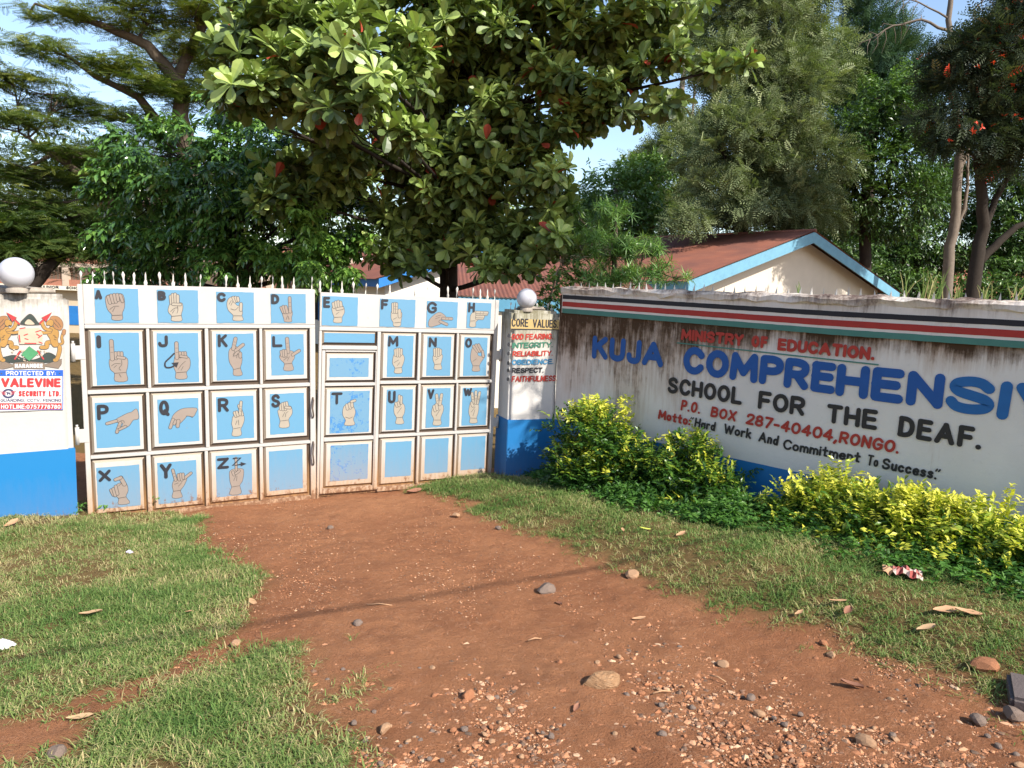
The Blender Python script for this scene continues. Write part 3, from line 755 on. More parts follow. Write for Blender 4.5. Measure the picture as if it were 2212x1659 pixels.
HANDS4 = {
'E': ((160, 447, 163, 402), [(240, 250), (280, 232), (325, 240), (338, 290), (318, 335), (316, 374), (254, 374), (258, 335), (245, 300)], [(248, 222, 254, 252, 11), (267, 210, 274, 248, 11), (287, 204, 292, 245, 11), (305, 210, 312, 245, 11), (322, 256, 280, 266, 11)], [[(270, 310), (295, 290)], [(260, 335), (314, 330)]], (168, 224, 168, 258)),
'F': ((622, 905, 184, 412), [(712, 305), (718, 285), (775, 285), (797, 300), (791, 360), (785, 403), (735, 403), (730, 375), (714, 345)], [(722, 224, 725, 292, 9), (738, 220, 740, 292, 9), (753, 222, 754, 292, 9), (776, 276, 779, 325, 12)], [[(730, 350), (755, 335)], [(740, 378), (786, 372)]], (630, 686, 188, 272)),
'G': ((997, 1243, 202, 415), [(1018, 358), (1060, 310), (1100, 292), (1140, 315), (1146, 332), (1112, 345), (1112, 380), (1085, 395), (1022, 409)], [(1125, 340, 1197, 340, 10), (1105, 365, 1160, 388, 10)], [[(1070, 325), (1110, 312)], [(1065, 345), (1100, 330)]], (998, 1074, 208, 300)),
'H': ((1318, 1510, 212, 418), [(1348, 315), (1380, 280), (1412, 295), (1416, 340), (1390, 367), (1388, 405), (1344, 405), (1346, 365)], [(1395, 338, 1444, 338, 9), (1395, 324, 1450, 324, 9), (1395, 303, 1475, 304, 9), (1395, 290, 1480, 291, 9)], [[(1350, 362), (1385, 358)]], (1326, 1378, 213, 292)),
'M': ((685, 890, 474, 806), [(732, 650), (745, 622), (800, 622), (820, 655), (812, 700), (801, 730), (803, 773), (746, 773), (750, 735), (730, 700)], [(746, 590, 750, 632, 9), (762, 583, 766, 637, 9), (779, 582, 782, 637, 9), (795, 587, 795, 622, 9)], [[(740, 690), (775, 670)], [(765, 715), (785, 690)], [(752, 735), (800, 730)]], (688, 770, 478, 562)),
'N': ((997, 1192, 482, 796), [(1047, 640), (1060, 622), (1100, 620), (1123, 632), (1118, 670), (1112, 702), (1119, 742), (1061, 742), (1062, 705), (1049, 670)], [(1056, 585, 1060, 632, 9), (1073, 580, 1076, 637, 9), (1090, 582, 1092, 632, 9), (1106, 590, 1106, 622, 9)], [[(1065, 670), (1090, 655)], [(1064, 705), (1112, 700)]], (1008, 1072, 489, 567)),
'O': ((1294, 1480, 489, 796), [(1350, 620), (1360, 575), (1385, 560), (1400, 590), (1405, 630), (1430, 640), (1455, 625), (1460, 645), (1432, 690), (1421, 722), (1426, 757), (1368, 757), (1370, 718), (1352, 672)], [(1368, 560, 1402, 602, 10), (1388, 551, 1420, 600, 10), (1408, 549, 1436, 596, 10), (1450, 640, 1443, 602, 10)], [[(1368, 680), (1395, 660)], [(1370, 716), (1422, 716)]], (1301, 1355, 496, 572)),
}
z5 = lambda p: ((1200 + p[0] / 2.0109) * K, (1500 + p[1] / 2.0109) * K)
HANDS5 = {
'T': ((225, 540, 114, 447), [(328, 255), (345, 225), (390, 225), (416, 250), (426, 290), (410, 338), (421, 383), (344, 383), (351, 345), (328, 305)], [(356, 225, 363, 255, 11), (376, 215, 386, 248, 11), (396, 210, 400, 235, 11), (393, 198, 420, 190, 10)], [[(350, 320), (380, 330), (405, 320)]], (233, 320, 122, 217)),
'U': ((675, 885, 101, 422), [(738, 235), (755, 205), (800, 210), (821, 240), (819, 290), (805, 326), (818, 372), (755, 372), (760, 326), (740, 288)], [(776, 153, 780, 212, 10), (792, 160, 793, 212, 9), (750, 210, 760, 232, 10), (768, 203, 776, 230, 9)], [[(765, 290), (795, 245)], [(760, 326), (806, 322)]], (686, 746, 110, 208)),
'V': ((994, 1185, 91, 404), [(1041, 262), (1055, 225), (1100, 212), (1126, 230), (1131, 270), (1112, 330), (1116, 382), (1054, 382), (1058, 336), (1040, 298)], [(1073, 146, 1086, 220, 11), (1113, 144, 1103, 220, 11), (1056, 235, 1066, 268, 11), (1074, 222, 1082, 258, 11)], [[(1075, 310), (1105, 260)], [(1060, 344), (1112, 346)]], (1000, 1054, 96, 174)),
'W': ((1281, 1478, 87, 388), [(1338, 245), (1350, 205), (1400, 205), (1413, 240), (1409, 290), (1400, 330), (1406, 366), (1349, 366), (1350, 326), (1337, 288)], [(1357, 133, 1368, 210, 10), (1386, 120, 1387, 210, 10), (1416, 128, 1403, 210, 10), (1354, 208, 1366, 232, 10)], [[(1355, 280), (1385, 240)], [(1370, 310), (1385, 260)], [(1352, 328), (1400, 332)]], (1288, 1354, 88, 152)),
}
def hand_mesh(data, rect, off):
    """paint one hand sign into the blue field rect = (u0, v0, u1, v1); materials: 0 outline, 1 skin, 2 ink"""
    (x0, x1, y0, y1), palm, caps, lines, _ = data
    u0, v0, u1, v1 = rect
    fu = lambda x: u0 + (x - x0) / (x1 - x0) * (u1 - u0)
    fv = lambda y: v1 - (y - y0) / (y1 - y0) * (v1 - v0)
    sc = (u1 - u0) / (x1 - x0)
    mb = MB(); lw = 0.0042; o = off
    P = smooth([(fu(a), fv(b)) for a, b in palm], True, 3)
    mb.stroke(P, lw, o, 0, True); mb.poly(P, o + .0002, 1); o += .0004
    for a, b, c, d, r in caps:
        ps = [(fu(a), fv(b)), (fu(c), fv(d))]
        mb.stroke(ps, r * sc + lw * .8, o, 0); mb.stroke(ps, r * sc - lw * .35, o + .0002, 1); o += .0004
        q = Vector(ps[0]).lerp(Vector(ps[1]), .45); L = (Vector(ps[1]) - Vector(ps[0]))
        if L.length > .1:
            n = Vector((-L.y, L.x)).normalized() * r * sc * .55
            for t in (.33, .62):
                q = Vector(ps[0]).lerp(Vector(ps[1]), t)
                mb.stroke([tuple(q - n), tuple(q + n)], lw * .4, o + .0004, 0)
    o += .0006
    for l in lines:
        if l[0] == 'arrow':
            mb.stroke(smooth([(fu(a), fv(b)) for a, b in l[1]], False, 4) if len(l[1]) > 4 else [(fu(a), fv(b)) for a, b in l[1]], 7 * sc, o + .0006, 2)
            mb.poly([(fu(a), fv(b)) for a, b in l[2]], o + .0008, 2)
        else:
            mb.stroke(smooth([(fu(a), fv(b)) for a, b in l], False, 3), lw * .5, o, 0); o += .0001
    return mb

# ------------------------------------------------------------------ the gate: two leaves of welded steel
GU = GATE[1]; GROT = math.radians(28)
BLUE = {'A': (-2.199, 2.078, -1.806, 2.425), 'B': (-1.632, 2.078, -1.238, 2.422), 'C': (-1.059, 2.078, -.671, 2.414), 'D': (-.495, 2.078, -.111, 2.405),
 'I': (-2.213, 1.441, -1.814, 1.976), 'J': (-1.648, 1.444, -1.248, 1.970), 'K': (-1.071, 1.451, -.682, 1.962), 'L': (-.497, 1.489, -.136, 1.954),
 'P': (-2.240, .787, -1.836, 1.262), 'Q': (-1.663, .796, -1.262, 1.270), 'R': (-1.083, .790, -.693, 1.270), 'S': (-.519, .812, -.138, 1.280),
 'X': (-2.253, .142, -1.856, .585), 'Y': (-1.685, .132, -1.302, .587), 'Z': (-1.103, .143, -.723, .614), 'b0': (-.537, .153, -.160, .620),
 'E': (.020, 2.055, .439, 2.391), 'F': (.705, 2.055, 1.151, 2.389), 'G': (1.300, 2.060, 1.711, 2.384), 'H': (1.840, 2.064, 2.177, 2.388),
 'M': (.814, 1.448, 1.144, 1.952), 'N': (1.324, 1.457, 1.646, 1.949), 'O': (1.823, 1.454, 2.150, 1.947), 'door': (.121, 1.452, .589, 1.679),
 'T': (.136, .782, .610, 1.285), 'U': (.821, .793, 1.158, 1.293), 'V': (1.340, .801, 1.661, 1.300), 'W': (1.829, .806, 2.178, 1.299),
 'b1': (.152, .204, .611, .637), 'b2': (.826, .203, 1.163, .643), 'b3': (1.346, .212, 1.661, .657), 'b4': (1.844, .222, 2.185, .658)}
OUT = {'I': (-2.273, 1.408, -1.756, 2.012), 'J': (-1.706, 1.405, -1.191, 2.012), 'K': (-1.134, 1.415, -.628, 2.012), 'L': (-.579, 1.418, -.076, 2.012),
 'P': (-2.285, .722, -1.780, 1.338), 'Q': (-1.728, .737, -1.208, 1.340), 'R': (-1.150, .733, -.638, 1.345), 'S': (-.589, .749, -.083, 1.350),
 'X': (-2.290, .075, -1.799, .660), 'Y': (-1.736, .065, -1.224, .670), 'Z': (-1.171, .069, -.649, .675), 'b0': (-.593, .077, -.088, .690),
 'lint': (.030, 1.833, .680, 1.993), 'door': (.065, 1.390, .668, 1.745), 'M': (.741, 1.411, 1.196, 1.990), 'N': (1.250, 1.418, 1.707, 1.990), 'O': (1.754, 1.417, 2.212, 1.990),
 'T': (.070, .742, .668, 1.333), 'U': (.752, .752, 1.216, 1.343), 'V': (1.265, .759, 1.730, 1.345), 'W': (1.773, .770, 2.225, 1.344),
 'b1': (.078, .125, .680, .681), 'b2': (.755, .100, 1.226, .694), 'b3': (1.275, .105, 1.741, .700), 'b4': (1.784, .120, 2.228, .700)}
LETTER_DATA = {}
for src, z in ((HANDS, z2), (HANDS3, z3), (HANDS4, z4), (HANDS5, z5)):
    for k, v in src.items(): LETTER_DATA[k] = v
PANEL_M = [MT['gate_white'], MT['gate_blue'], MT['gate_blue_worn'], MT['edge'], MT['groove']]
HAND_M = [MT['line'], MT['skin'], MT['ink']]
def press_panel(mb, r, y_face, bev=.022, depth=.026, mat=0):
    u0, v0, u1, v1 = r[0] + .003, r[1] + .004, r[2] - .004, r[3] - .003; a = bev
    o = [(u0, y_face + depth, v0), (u1, y_face + depth, v0), (u1, y_face + depth, v1), (u0, y_face + depth, v1)]
    w = random.uniform(-.002, .002)
    i = [(u0 + a, y_face + w, v0 + a), (u1 - a, y_face - w, v0 + a), (u1 - a, y_face, v1 - a), (u0 + a, y_face, v1 - a)]
    mb.add(o + i, [(4, 5, 6, 7)], mat)
    mb.add(o + i, [(2, 3, 7, 6), (3, 0, 4, 7)], 3); mb.add(o + i, [(0, 1, 5, 4), (1, 2, 6, 5)], 4)  # bottom and right bevels painted darker: grime plus the shade of the bars
def add_panel(root, key, y=-.026, worn=False, own_panel=True):
    mb = MB()
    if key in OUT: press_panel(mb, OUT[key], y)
    if key in BLUE:
        r = BLUE[key]; yy = (-y if key in OUT else .034) + .0022
        u0, v0, u1, v1 = r; j = lambda: random.uniform(-.004, .004)
        n = 9; pts = []
        for i in range(n): pts.append((u0 + (u1 - u0) * i / n, v0 + j() * .6))
        for i in range(n): pts.append((u1 + j() * .5, v0 + (v1 - v0) * i / n))
        for i in range(n): pts.append((u1 - (u1 - u0) * i / n, v1 + j() * .5))
        for i in range(n): pts.append((u0 + j() * .5, v1 - (v1 - v0) * i / n))
        mb.poly(pts, yy, 2 if worn else 1)
    elif key == 'lint':
        mb.m[0] = 1
    p = mb.build('panel' if key in OUT else 'painted_square', PANEL_M, root)
    if key in LETTER_DATA:
        d = LETTER_DATA[key]
        (x0, x1, y0, y1) = d[0]; lb = d[4]
        fu = lambda x: r[0] + (x - x0) / (x1 - x0) * (r[2] - r[0])
        fv = lambda q: r[3] - (q - y0) / (y1 - y0) * (r[3] - r[1])
        hold = root if not own_panel else p
        hm = hand_mesh(d, r, yy + .0015)
        pale = key in 'EFHMNSUVWRBCT'
        hm.build('painted_hand', [MT['line'], MT['skin_pale'] if pale else MT['skin'], MT['ink']], hold)
        t = MB(); h = fv(lb[2]) - fv(lb[3])
        if key == 'I':
            c = (fu(lb[0]) + fu(lb[1])) / 2; t.stroke([(c, fv(lb[3]) + .02), (c, fv(lb[2]) - .02)], .021, yy + .006)
        else:
            text(t, key, (fu(lb[0]), fv(lb[3])), (fu(lb[1]), fv(lb[3])), h, max(.03, h * .21), 0, yy + .006, jit=.01)
        t.build('letter', MT['ink'], hold)
    return p
def spike_mesh(h=.142, w=.017):
    bm = bmesh.new(); rows = []
    for z, k, tw in ((0, .75, 0), (.03, 1.0, 5), (.062, .42, 30), (.085, .62, 55), (.108, .9, 70), (.128, .5, 78)):
        a = math.radians(tw); rows.append([bm.verts.new(((c * math.cos(a) - d * math.sin(a)) * w * k, (c * math.sin(a) + d * math.cos(a)) * w * k, z / .142 * h)) for c, d in ((1, 0), (0, .35), (-1, 0), (0, -.35))])
    tip = bm.verts.new((0, 0, h))
    for r0, r1 in zip(rows, rows[1:]):
        for i in range(4): bm.faces.new((r0[i], r0[(i + 1) % 4], r1[(i + 1) % 4], r1[i]))
    for i in range(4): bm.faces.new((rows[-1][i], rows[-1][(i + 1) % 4], tip))
    mb = MB(); mb.bm(bm); return mb.mesh('spike', MT['spike'])
SPIKE = spike_mesh()
def gate_leaf(tilt, label):
    t = empty('gate_leaf', GATE_A, 0, label, 'gate leaf', 'leaves of the painted school gate')
    t.rotation_mode = 'QUATERNION'
    t.rotation_quaternion = (Matrix.Rotation(GROT, 4, 'Z') @ Matrix.Rotation(math.radians(-tilt), 4, 'Y')).to_quaternion()
    return t
def bars(root, rects, y0=-.034, y1=.012, name='frame'):
    mb = MB()
    for r in rects: mb.box(r[0], y0 + random.uniform(-.0012, .0012), r[1], r[2], y1 + random.uniform(0, .002), r[3], 0, .004)
    return mb.build(name, MT['gate_white'], root)
def put_spikes(root, us, z):
    for u in us:
        o = link('spike', SPIKE, root, (u, -.012 + random.uniform(-.006, .006), z)); o.rotation_euler = (random.uniform(-.05, .05), random.uniform(-.05, .05), random.uniform(0, 3.1))
        o.scale = (1, 1, random.uniform(.94, 1.06))
leaf_l = gate_leaf(.6, 'wide white gate leaf beside the crest pillar with signs A to D on top')
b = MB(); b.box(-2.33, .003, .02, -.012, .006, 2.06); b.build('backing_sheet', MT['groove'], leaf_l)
bars(leaf_l, [(-2.345, -.01, -2.300, 2.46), (-.068, -.01, -.008, 2.02), (-2.298, 2.020, -.008, 2.060),
  (-2.298, 1.352, -.070, 1.392), (-2.298, .680, -.070, .715), (-2.298, -.01, -.070, .055),
  (-1.746, 1.394, -1.716, 2.018), (-1.182, 1.394, -1.146, 2.018), (-.620, 1.394, -.590, 2.018),
  (-1.768, .717, -1.738, 1.350), (-1.198, .717, -1.160, 1.350), (-.630, .717, -.600, 1.350),
  (-1.788, .057, -1.746, .678), (-1.214, .057, -1.180, .678), (-.640, .057, -.603, .678)])
b = MB(); b.box(-2.298, -.031, 2.062, -.008, .010, 2.462, 0, .004); b.build('top_sheet', MT['gate_white'], leaf_l)
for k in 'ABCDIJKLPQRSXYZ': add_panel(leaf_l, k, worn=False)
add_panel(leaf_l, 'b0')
put_spikes(leaf_l, [-2.312, -2.211, -2.104, -2.021, -1.931, -1.841, -1.734, -1.599, -1.475, -1.355, -1.213, -.955, -.831, -.71, -.587, -.467, -.362, -.242, -.037], 2.458)
for z in (1.78, .93):                                    # hinges: plate and barrel on the stile
    h = MB(); h.box(-2.392, -.040, z - .07, -2.300, -.036, z + .07, 0, .003); h.tube([(-2.405, -.03, z - .09), (-2.405, -.03, z + .09)], .020, 10); h.tube([(-2.405, -.03, z + .09), (-2.405, -.03, z + .115)], .012, 8)
    h.build('hinge', MT['gate_white'], leaf_l)
leaf_r = gate_leaf(-.7, 'white gate leaf with the worn wicket door and signs E to H on top')
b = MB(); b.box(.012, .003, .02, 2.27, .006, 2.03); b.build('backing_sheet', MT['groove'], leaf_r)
bars(leaf_r, [(2.238, -.01, 2.290, 2.43), (-.002, 1.995, 2.236, 2.040), (.688, .06, .730, 1.993), (-.004, -.01, .026, 1.993),
  (.732, 1.362, 2.236, 1.400), (.732, .705, 2.236, .742), (.732, .03, 2.236, .085), (.028, 1.775, .686, 1.822),
  (1.206, 1.402, 1.240, 1.993), (1.718, 1.402, 1.746, 1.993), (1.224, .744, 1.256, 1.360), (1.738, .744, 1.764, 1.360), (1.234, .087, 1.266, .703), (1.749, .087, 1.776, .703)])
b = MB(); b.box(.0, -.031, 2.042, 2.236, .010, 2.432, 0, .004); b.build('top_sheet', MT['gate_white'], leaf_r)
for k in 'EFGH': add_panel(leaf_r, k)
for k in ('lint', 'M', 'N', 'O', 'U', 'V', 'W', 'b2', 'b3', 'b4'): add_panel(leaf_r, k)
mb = MB()
for r in [(.030, .06, .068, 1.765), (.672, .06, .684, 1.765), (.070, 1.748, .670, 1.765), (.070, 1.348, .670, 1.384), (.070, .690, .670, .735), (.070, .06, .670, .118)]:
    mb.box(r[0], -.038, r[1], r[2], .002, r[3], 0, .003)
wicket = mb.build('wicket_door', MT['gate_white'], leaf_r)
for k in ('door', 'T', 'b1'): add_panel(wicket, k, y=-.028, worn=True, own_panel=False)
put_spikes(leaf_r, [-.002, .123, .254, .391, .533, .672, .831, 1.149, 1.308, 1.584, 1.697, 1.917, 2.025, 2.127, 2.233], 2.428)
for z in (1.72, .84):
    h = MB(); h.box(2.262, -.040, z - .06, 2.34, -.036, z + .06, 0, .003); h.tube([(2.345, -.03, z - .08), (2.345, -.03, z + .08)], .018, 10)
    h.build('hinge', MT['gate_white'], leaf_r)
# pull bars welded over the meeting edges
def pull(z0, z1, u):
    m_ = MB(); P = [(u, -.036, z0), (u, -.07, z0 + .03), (u - .012, -.075, (z0 + z1) / 2), (u, -.07, z1 - .03), (u, -.036, z1)]
    m_.tube(P, .009, 8); return m_.build('pull_handle', MT['iron'], leaf_l)
pull(.98, 1.22, -.04); pull(.42, .70, -.04)
# centre stop left in the ground and gate shoes
# ------------------------------------------------------------------ pillars and their globe lamps
def lumpy_box(x0, y0, z0, x1, y1, z1, r=.05, seg=14, amp=.006, seed=1):
    bm = bmesh.new(); bmesh.ops.create_cube(bm, size=1)
    for v in bm.verts: v.co = ((x0 + x1) / 2 + v.co.x * (x1 - x0), (y0 + y1) / 2 + v.co.y * (y1 - y0), (z0 + z1) / 2 + v.co.z * (z1 - z0))
    bmesh.ops.bevel(bm, geom=[e for e in bm.edges], offset=r, segments=4, affect='EDGES')
    bmesh.ops.subdivide_edges(bm, edges=[e for e in bm.edges if e.calc_length() > .15], cuts=seg, use_grid_fill=True)
    for v in bm.verts:
        a = float(vnoise(v.co.x * 3 + seed, v.co.z * 3 + v.co.y * 3)) - .5
        v.co += Vector((a, float(vnoise(v.co.x * 4 + 5, v.co.z * 4 + seed)) - .5, float(vnoise(v.co.x * 5, v.co.y * 5 + seed)) - .5)) * amp * 2
    return bm
lp = empty('gate_pillar', (LP[0].x, LP[0].y, -.05), math.radians(35), 'white and bright blue gate pillar painted with a crest of two lions', 'pillar')
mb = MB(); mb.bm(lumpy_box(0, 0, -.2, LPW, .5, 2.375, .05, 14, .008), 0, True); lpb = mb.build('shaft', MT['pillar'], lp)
def lpuv(px, py):
    u, z = on_plane(LP, px, py); return (u, z + .05)
pc8 = lambda a, b: lpuv(a / 3.0156 * K, (1150 + b / 3.0156) * K)
zb = pc8(700, 0)[1] * 0 + .84
mb = MB(); mb.box(-.012, -.0125, -.2, LPW + .010, .51, zb, 0, .006); 
mb.build('blue_plinth', MT['blue_base_l'], lp)
mb = MB(); mb.bm(lumpy_box(.1, .06, 2.365, LPW - .10, .46, 2.435, .02, 6, .02, 7), 0, True); mb.build('cap', MT['concrete'], lp)
# painted crest
mb = MB(); CM = [MT['gold'], MT['mane'], MT['line'], MT['cream'], MT['c_green'], MT['c_dark'], MT['ribbon'], MT['sign_red'], MT['sign_white']]
def cp(pts, off, mat, sm=True, ol=True, mir=False):
    q = [pc8(700 - a if mir else a, b) for a, b in pts]
    if sm: q = smooth(q, True, 3)
    if ol: mb.stroke(q, .0035, off, 2, True)
    mb.poly(q, off + .0003, mat)
def cs(pts, w, off, mat, mir=False, ol=True):
    q = smooth([pc8(700 - a if mir else a, b) for a, b in pts], False, 4)
    if ol: mb.stroke(q, w + .0035, off, 2)
    mb.stroke(q, w, off + .0003, mat)
o0 = .004
cp([(-60, 850), (60, 820), (180, 800), (330, 860), (480, 830), (560, 770), (640, 790), (700, 850), (650, 880), (350, 900), (60, 880)], o0, 5)
cp([(-40, 880), (40, 870), (150, 915), (180, 890), (350, 876), (520, 888), (540, 912), (640, 880), (742, 845), (735, 905), (702, 958), (540, 932), (540, 968), (350, 955), (170, 968), (160, 935), (0, 975), (-60, 940)], o0 + .001, 6, False)
for mir in (True, False):
    cs([(690, 672), (752, 652), (742, 590), (758, 530), (768, 505)], .010, o0 + .002, 0, mir)
    cs([(765, 540), (770, 505)], .014, o0 + .0025, 1, mir)
    cs([(650, 660), (715, 700), (705, 790), (680, 850), (660, 858)], .016, o0 + .003, 0, mir)
    cs([(660, 650), (570, 645), (560, 700), (500, 705)], .017, o0 + .0035, 0, mir)
    cp([(600, 462), (650, 465), (700, 510), (702, 570), (690, 620), (705, 680), (650, 700), (615, 660), (600, 600), (568, 550), (575, 500)], o0 + .004, 0, True, True, mir)
    cs([(600, 520), (540, 530), (480, 520)], .012, o0 + .0045, 0, mir)
    cs([(610, 500), (545, 480), (512, 430), (508, 400)], .013, o0 + .005, 0, mir)
    cp([(615, 335), (690, 335), (742, 385), (755, 445), (732, 495), (690, 490), (655, 475), (635, 435), (598, 395)], o0 + .0055, 1, True, True, mir)
    cp([(562, 398), (600, 372), (636, 385), (640, 430), (610, 452), (590, 435), (566, 442), (556, 420)], o0 + .006, 0, True, True, mir)
    cs([(470, 425), (545, 355)], .006, o0 + .0052, 7, mir)
    cp([(622, 284), (548, 400), (535, 372), (500, 352)], o0 + .0058, 7, False, True, mir)
    cs([(455, 750), (522, 845)], .006, o0 + .0022, 7, mir)
    for a in ((655, 580), (650, 605), (640, 560)): cs([a, (a[0] + 25, a[1] + 10)], .002, o0 + .0065, 2, mir, False)
    for a in ((660, 370), (690, 400), (680, 440), (710, 430), (650, 410)): cs([a, (a[0] + 22, a[1] + 28)], .0022, o0 + .0065, 2, mir, False)
cp([(255, 420), (300, 350), (358, 305), (405, 335), (445, 395), (462, 430)], o0 + .0066, 5)
cp([(300, 425), (325, 375), (360, 372), (395, 400), (410, 430)], o0 + .0072, 3, True, False)
cp([(225, 480), (470, 472), (512, 540), (508, 665), (235, 665), (215, 570)], o0 + .007, 3, False, False)
for a, b, c, d in ((240, 480, 300, 470), (290, 560, 330, 545), (300, 600, 335, 610), (430, 520, 490, 500), (460, 590, 500, 560), (470, 640, 505, 655), (240, 640, 230, 560), (300, 655, 430, 658), (440, 545, 470, 565)):
    cs([(a, b), (c, d)], .005, o0 + .0076, 7, False, False)
cp([(350, 690), (462, 772), (350, 868), (255, 790)], o0 + .008, 4, False, False)
for i in range(16):
    a, b = random.uniform(140, 340), random.uniform(730, 880); cs([(a, b), (a + random.uniform(-14, 14), b + random.uniform(-10, 10))], random.uniform(.003, .007), o0 + .0075, 3, False, False)
for i in range(10):
    a, b = random.uniform(450, 560), random.uniform(740, 820); cs([(a, b), (a + random.uniform(-14, 14), b + random.uniform(-10, 10))], random.uniform(.003, .006), o0 + .0078, 3, False, False)
text(mb, 'HARAMBEE', pc8(178, 952), pc8(516, 950), abs(pc8(300, 905)[1] - pc8(300, 955)[1]), .011, 8, o0 + .003)
mb.build('painted_crest', CM, lp)
# security company board screwed to the pillar
sb = empty('security_sign', (LP[0].x, LP[0].y, -.05), math.radians(35), 'white, blue and red security company board under the crest with a hotline number', 'sign')
A0 = pc8(-45, 972); A1 = pc8(757, 970); A2 = pc8(760, 1450); A3 = pc8(-45, 1475)
mb = MB(); o1 = .016
mb.add([(p[0], y_, p[1]) for y_ in (-.0125, -.0095) for p in (A0, A1, A2, A3)], [(0, 3, 2, 1), (4, 5, 6, 7), (0, 1, 5, 4), (1, 2, 6, 5), (2, 3, 7, 6), (3, 0, 4, 7)], 0)
q4 = lambda a, b, c, d, off, m_: mb.poly([pc8(a, b), pc8(c, b), pc8(c, d), pc8(a, d)], off, m_)
q4(-44, 976, 754, 1050, .0130, 1); q4(-44, 1374, 740, 1448, .0130, 2)
q4(748, 976, 757, 1450, .0133, 1); q4(-44, 1448, 757, 1454, .0133, 1)
board = mb.build('board', [MT['sign_white'], MT['sign_blue'], MT['sign_red']], sb)
mb = MB()
def st(s, x0, x1, yb, yt, th, mat, gap=.25): text(mb, s, pc8(x0, yb), pc8(x1, yb), abs(pc8((x0 + x1) / 2, yt)[1] - pc8((x0 + x1) / 2, yb)[1]), th, mat, .0145, gap)
st('PROTECTED BY:', 70, 668, 1040, 988, .0082, 0, .35)
st('VALEVINE', 12, 730, 1184, 1072, .023, 1, .12)
st('SECURITY LTD.', 222, 730, 1293, 1226, .0128, 1, .25)
st('GUARDING, CCTV, FENCING', 5, 732, 1358, 1320, .0052, 2, .4)
st('HOTLINE:0757778780', 10, 726, 1442, 1390, .0085, 0, .3)
mb.build('lettering', [MT['sign_white'], MT['sign_red'], MT['sign_navy']], sb)
mb = MB()
cc = pc8(100, 1258); rr = abs(pc8(160, 1258)[0] - cc[0])
ring = [(cc[0] + rr * math.cos(i * .2618), cc[1] + rr * .95 * math.sin(i * .2618)) for i in range(24)]
mb.stroke(ring, .009, .0140, 0, True)
for sg in (1, -1):
    for i in range(3): mb.stroke([(cc[0] + sg * .022, cc[1] + .014 - .012 * i), (cc[0] + sg * (.062 - .008 * i), cc[1] + .020 - .012 * i)], .0028, .0143, 1)
dg = [(-.018, .012), (-.012, .022), (-.004, .014), (.014, .010), (.020, .020), (.017, .004), (.018, -.018), (.012, -.018), (.008, -.002), (-.002, -.003), (-.004, -.018), (-.010, -.018), (-.012, .002)]
mb.poly([(cc[0] + a * .9, cc[1] + b * .9) for a, b in dg], .0146, 0)
mb.build('logo', [MT['sign_navy'], MT['sign_red']], sb)
mb = MB()
for a, b in ((18, 1018), (715, 1015)):
    p = pc8(a, b); mb.lathe([(0.0001, .004), (.005, .003), (.006, 0)], 10, 0, True); 
    mb.v[-30:] = [(p[0] + v[0], -.0133 - v[2], p[1] + v[1]) for v in mb.v[-30:]]
    mb.build('screw', MT['iron'], sb); mb = MB()

def globe(c, r, label):
    t = empty('globe_lamp', (c[0], c[1], c[2] - r), 0, label, 'lamp', 'globe lamps on the gate pillars')
    m_ = MB(); m_.lathe([(max(1e-4, r * math.sin(a)), r - r * math.cos(a)) for a in [i * math.pi / 20 for i in range(3, 21)]], 36); m_.build('globe', MT['globe'], t)
    m_ = MB(); m_.lathe([(r * .62, -.035), (r * .62, .0), (r * .5, .012), (r * .45, .02), (1e-4, .022)], 24); m_.build('base', MT['concrete'], t)
q = at(35, 590, 7.05); globe((q.x, q.y, q.z), .148, 'larger white globe lamp on top of the crest pillar')
q = at(1138, 645, 9.48); globe((q.x, q.y, q.z), .128, 'smaller white globe lamp on the pillar listing core values')

PW = .66
rp = empty('gate_pillar', (PIL[0].x, PIL[0].y, 0), math.radians(21), 'white gate pillar with blue plinth listing core values', 'pillar')
ruv = lambda px, py: on_plane(PIL, px, py)
r4 = lambda a, b: ruv((1200 + a / 2.0109) * K, (1100 + b / 2.0109) * K)
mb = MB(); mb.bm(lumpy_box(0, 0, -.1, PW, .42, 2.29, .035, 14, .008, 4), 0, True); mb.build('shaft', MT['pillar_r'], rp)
mb = MB(); mb.box(-.012, -.0125, -.1, PW + .010, .43, .89, 0, .006); mb.build('blue_plinth', MT['blue_base'], rp)
mb = MB(); mb.bm(lumpy_box(.18, .08, 2.28, .50, .36, 2.335, .02, 5, .015, 9), 0, True); mb.build('cap', MT['concrete'], rp)
mb = MB(); mb.poly([r4(1680, 342), r4(2064, 352), r4(2062, 432), r4(1678, 425)], .009, 0)
mb.poly([r4(1682, 420), r4(2062, 427), r4(2062, 433), r4(1680, 428)], .0095, 1)
text(mb, 'CORE', r4(1682, 405), r4(1817, 408), .105, .017, 1, .0105); text(mb, 'VALUES.', r4(1852, 412), r4(2055, 416), .105, .017, 1, .0105, .2)
mb.build('heading_band', [MT['yellow'], MT['ink']], rp)
mb = MB(); RM = [MT['t_red'], MT['t_green'], MT['t_sky'], MT['ink']]
for s, x0, x1, yb, yt, mt in (('GOD', 1682, 1780, 510, 462, 0), ('FEARING.', 1795, 2015, 510, 462, 0), ('INTEGRITY.', 1688, 2012, 578, 532, 1), ('RELIABILITY.', 1690, 2012, 645, 600, 0), ('OBEDIENCE.', 1684, 2018, 712, 668, 2), ('RESPECT.', 1684, 1940, 778, 735, 3), ('FAITHFULNESS.', 1682, 2048, 848, 800, 0)):
    text(mb, s, r4(x0, yb), r4(x1, yb - (x1 - x0) * .02), abs(r4(x0, yt)[1] - r4(x0, yb)[1]), .0155, mt, .0095, .2, .08, .015)
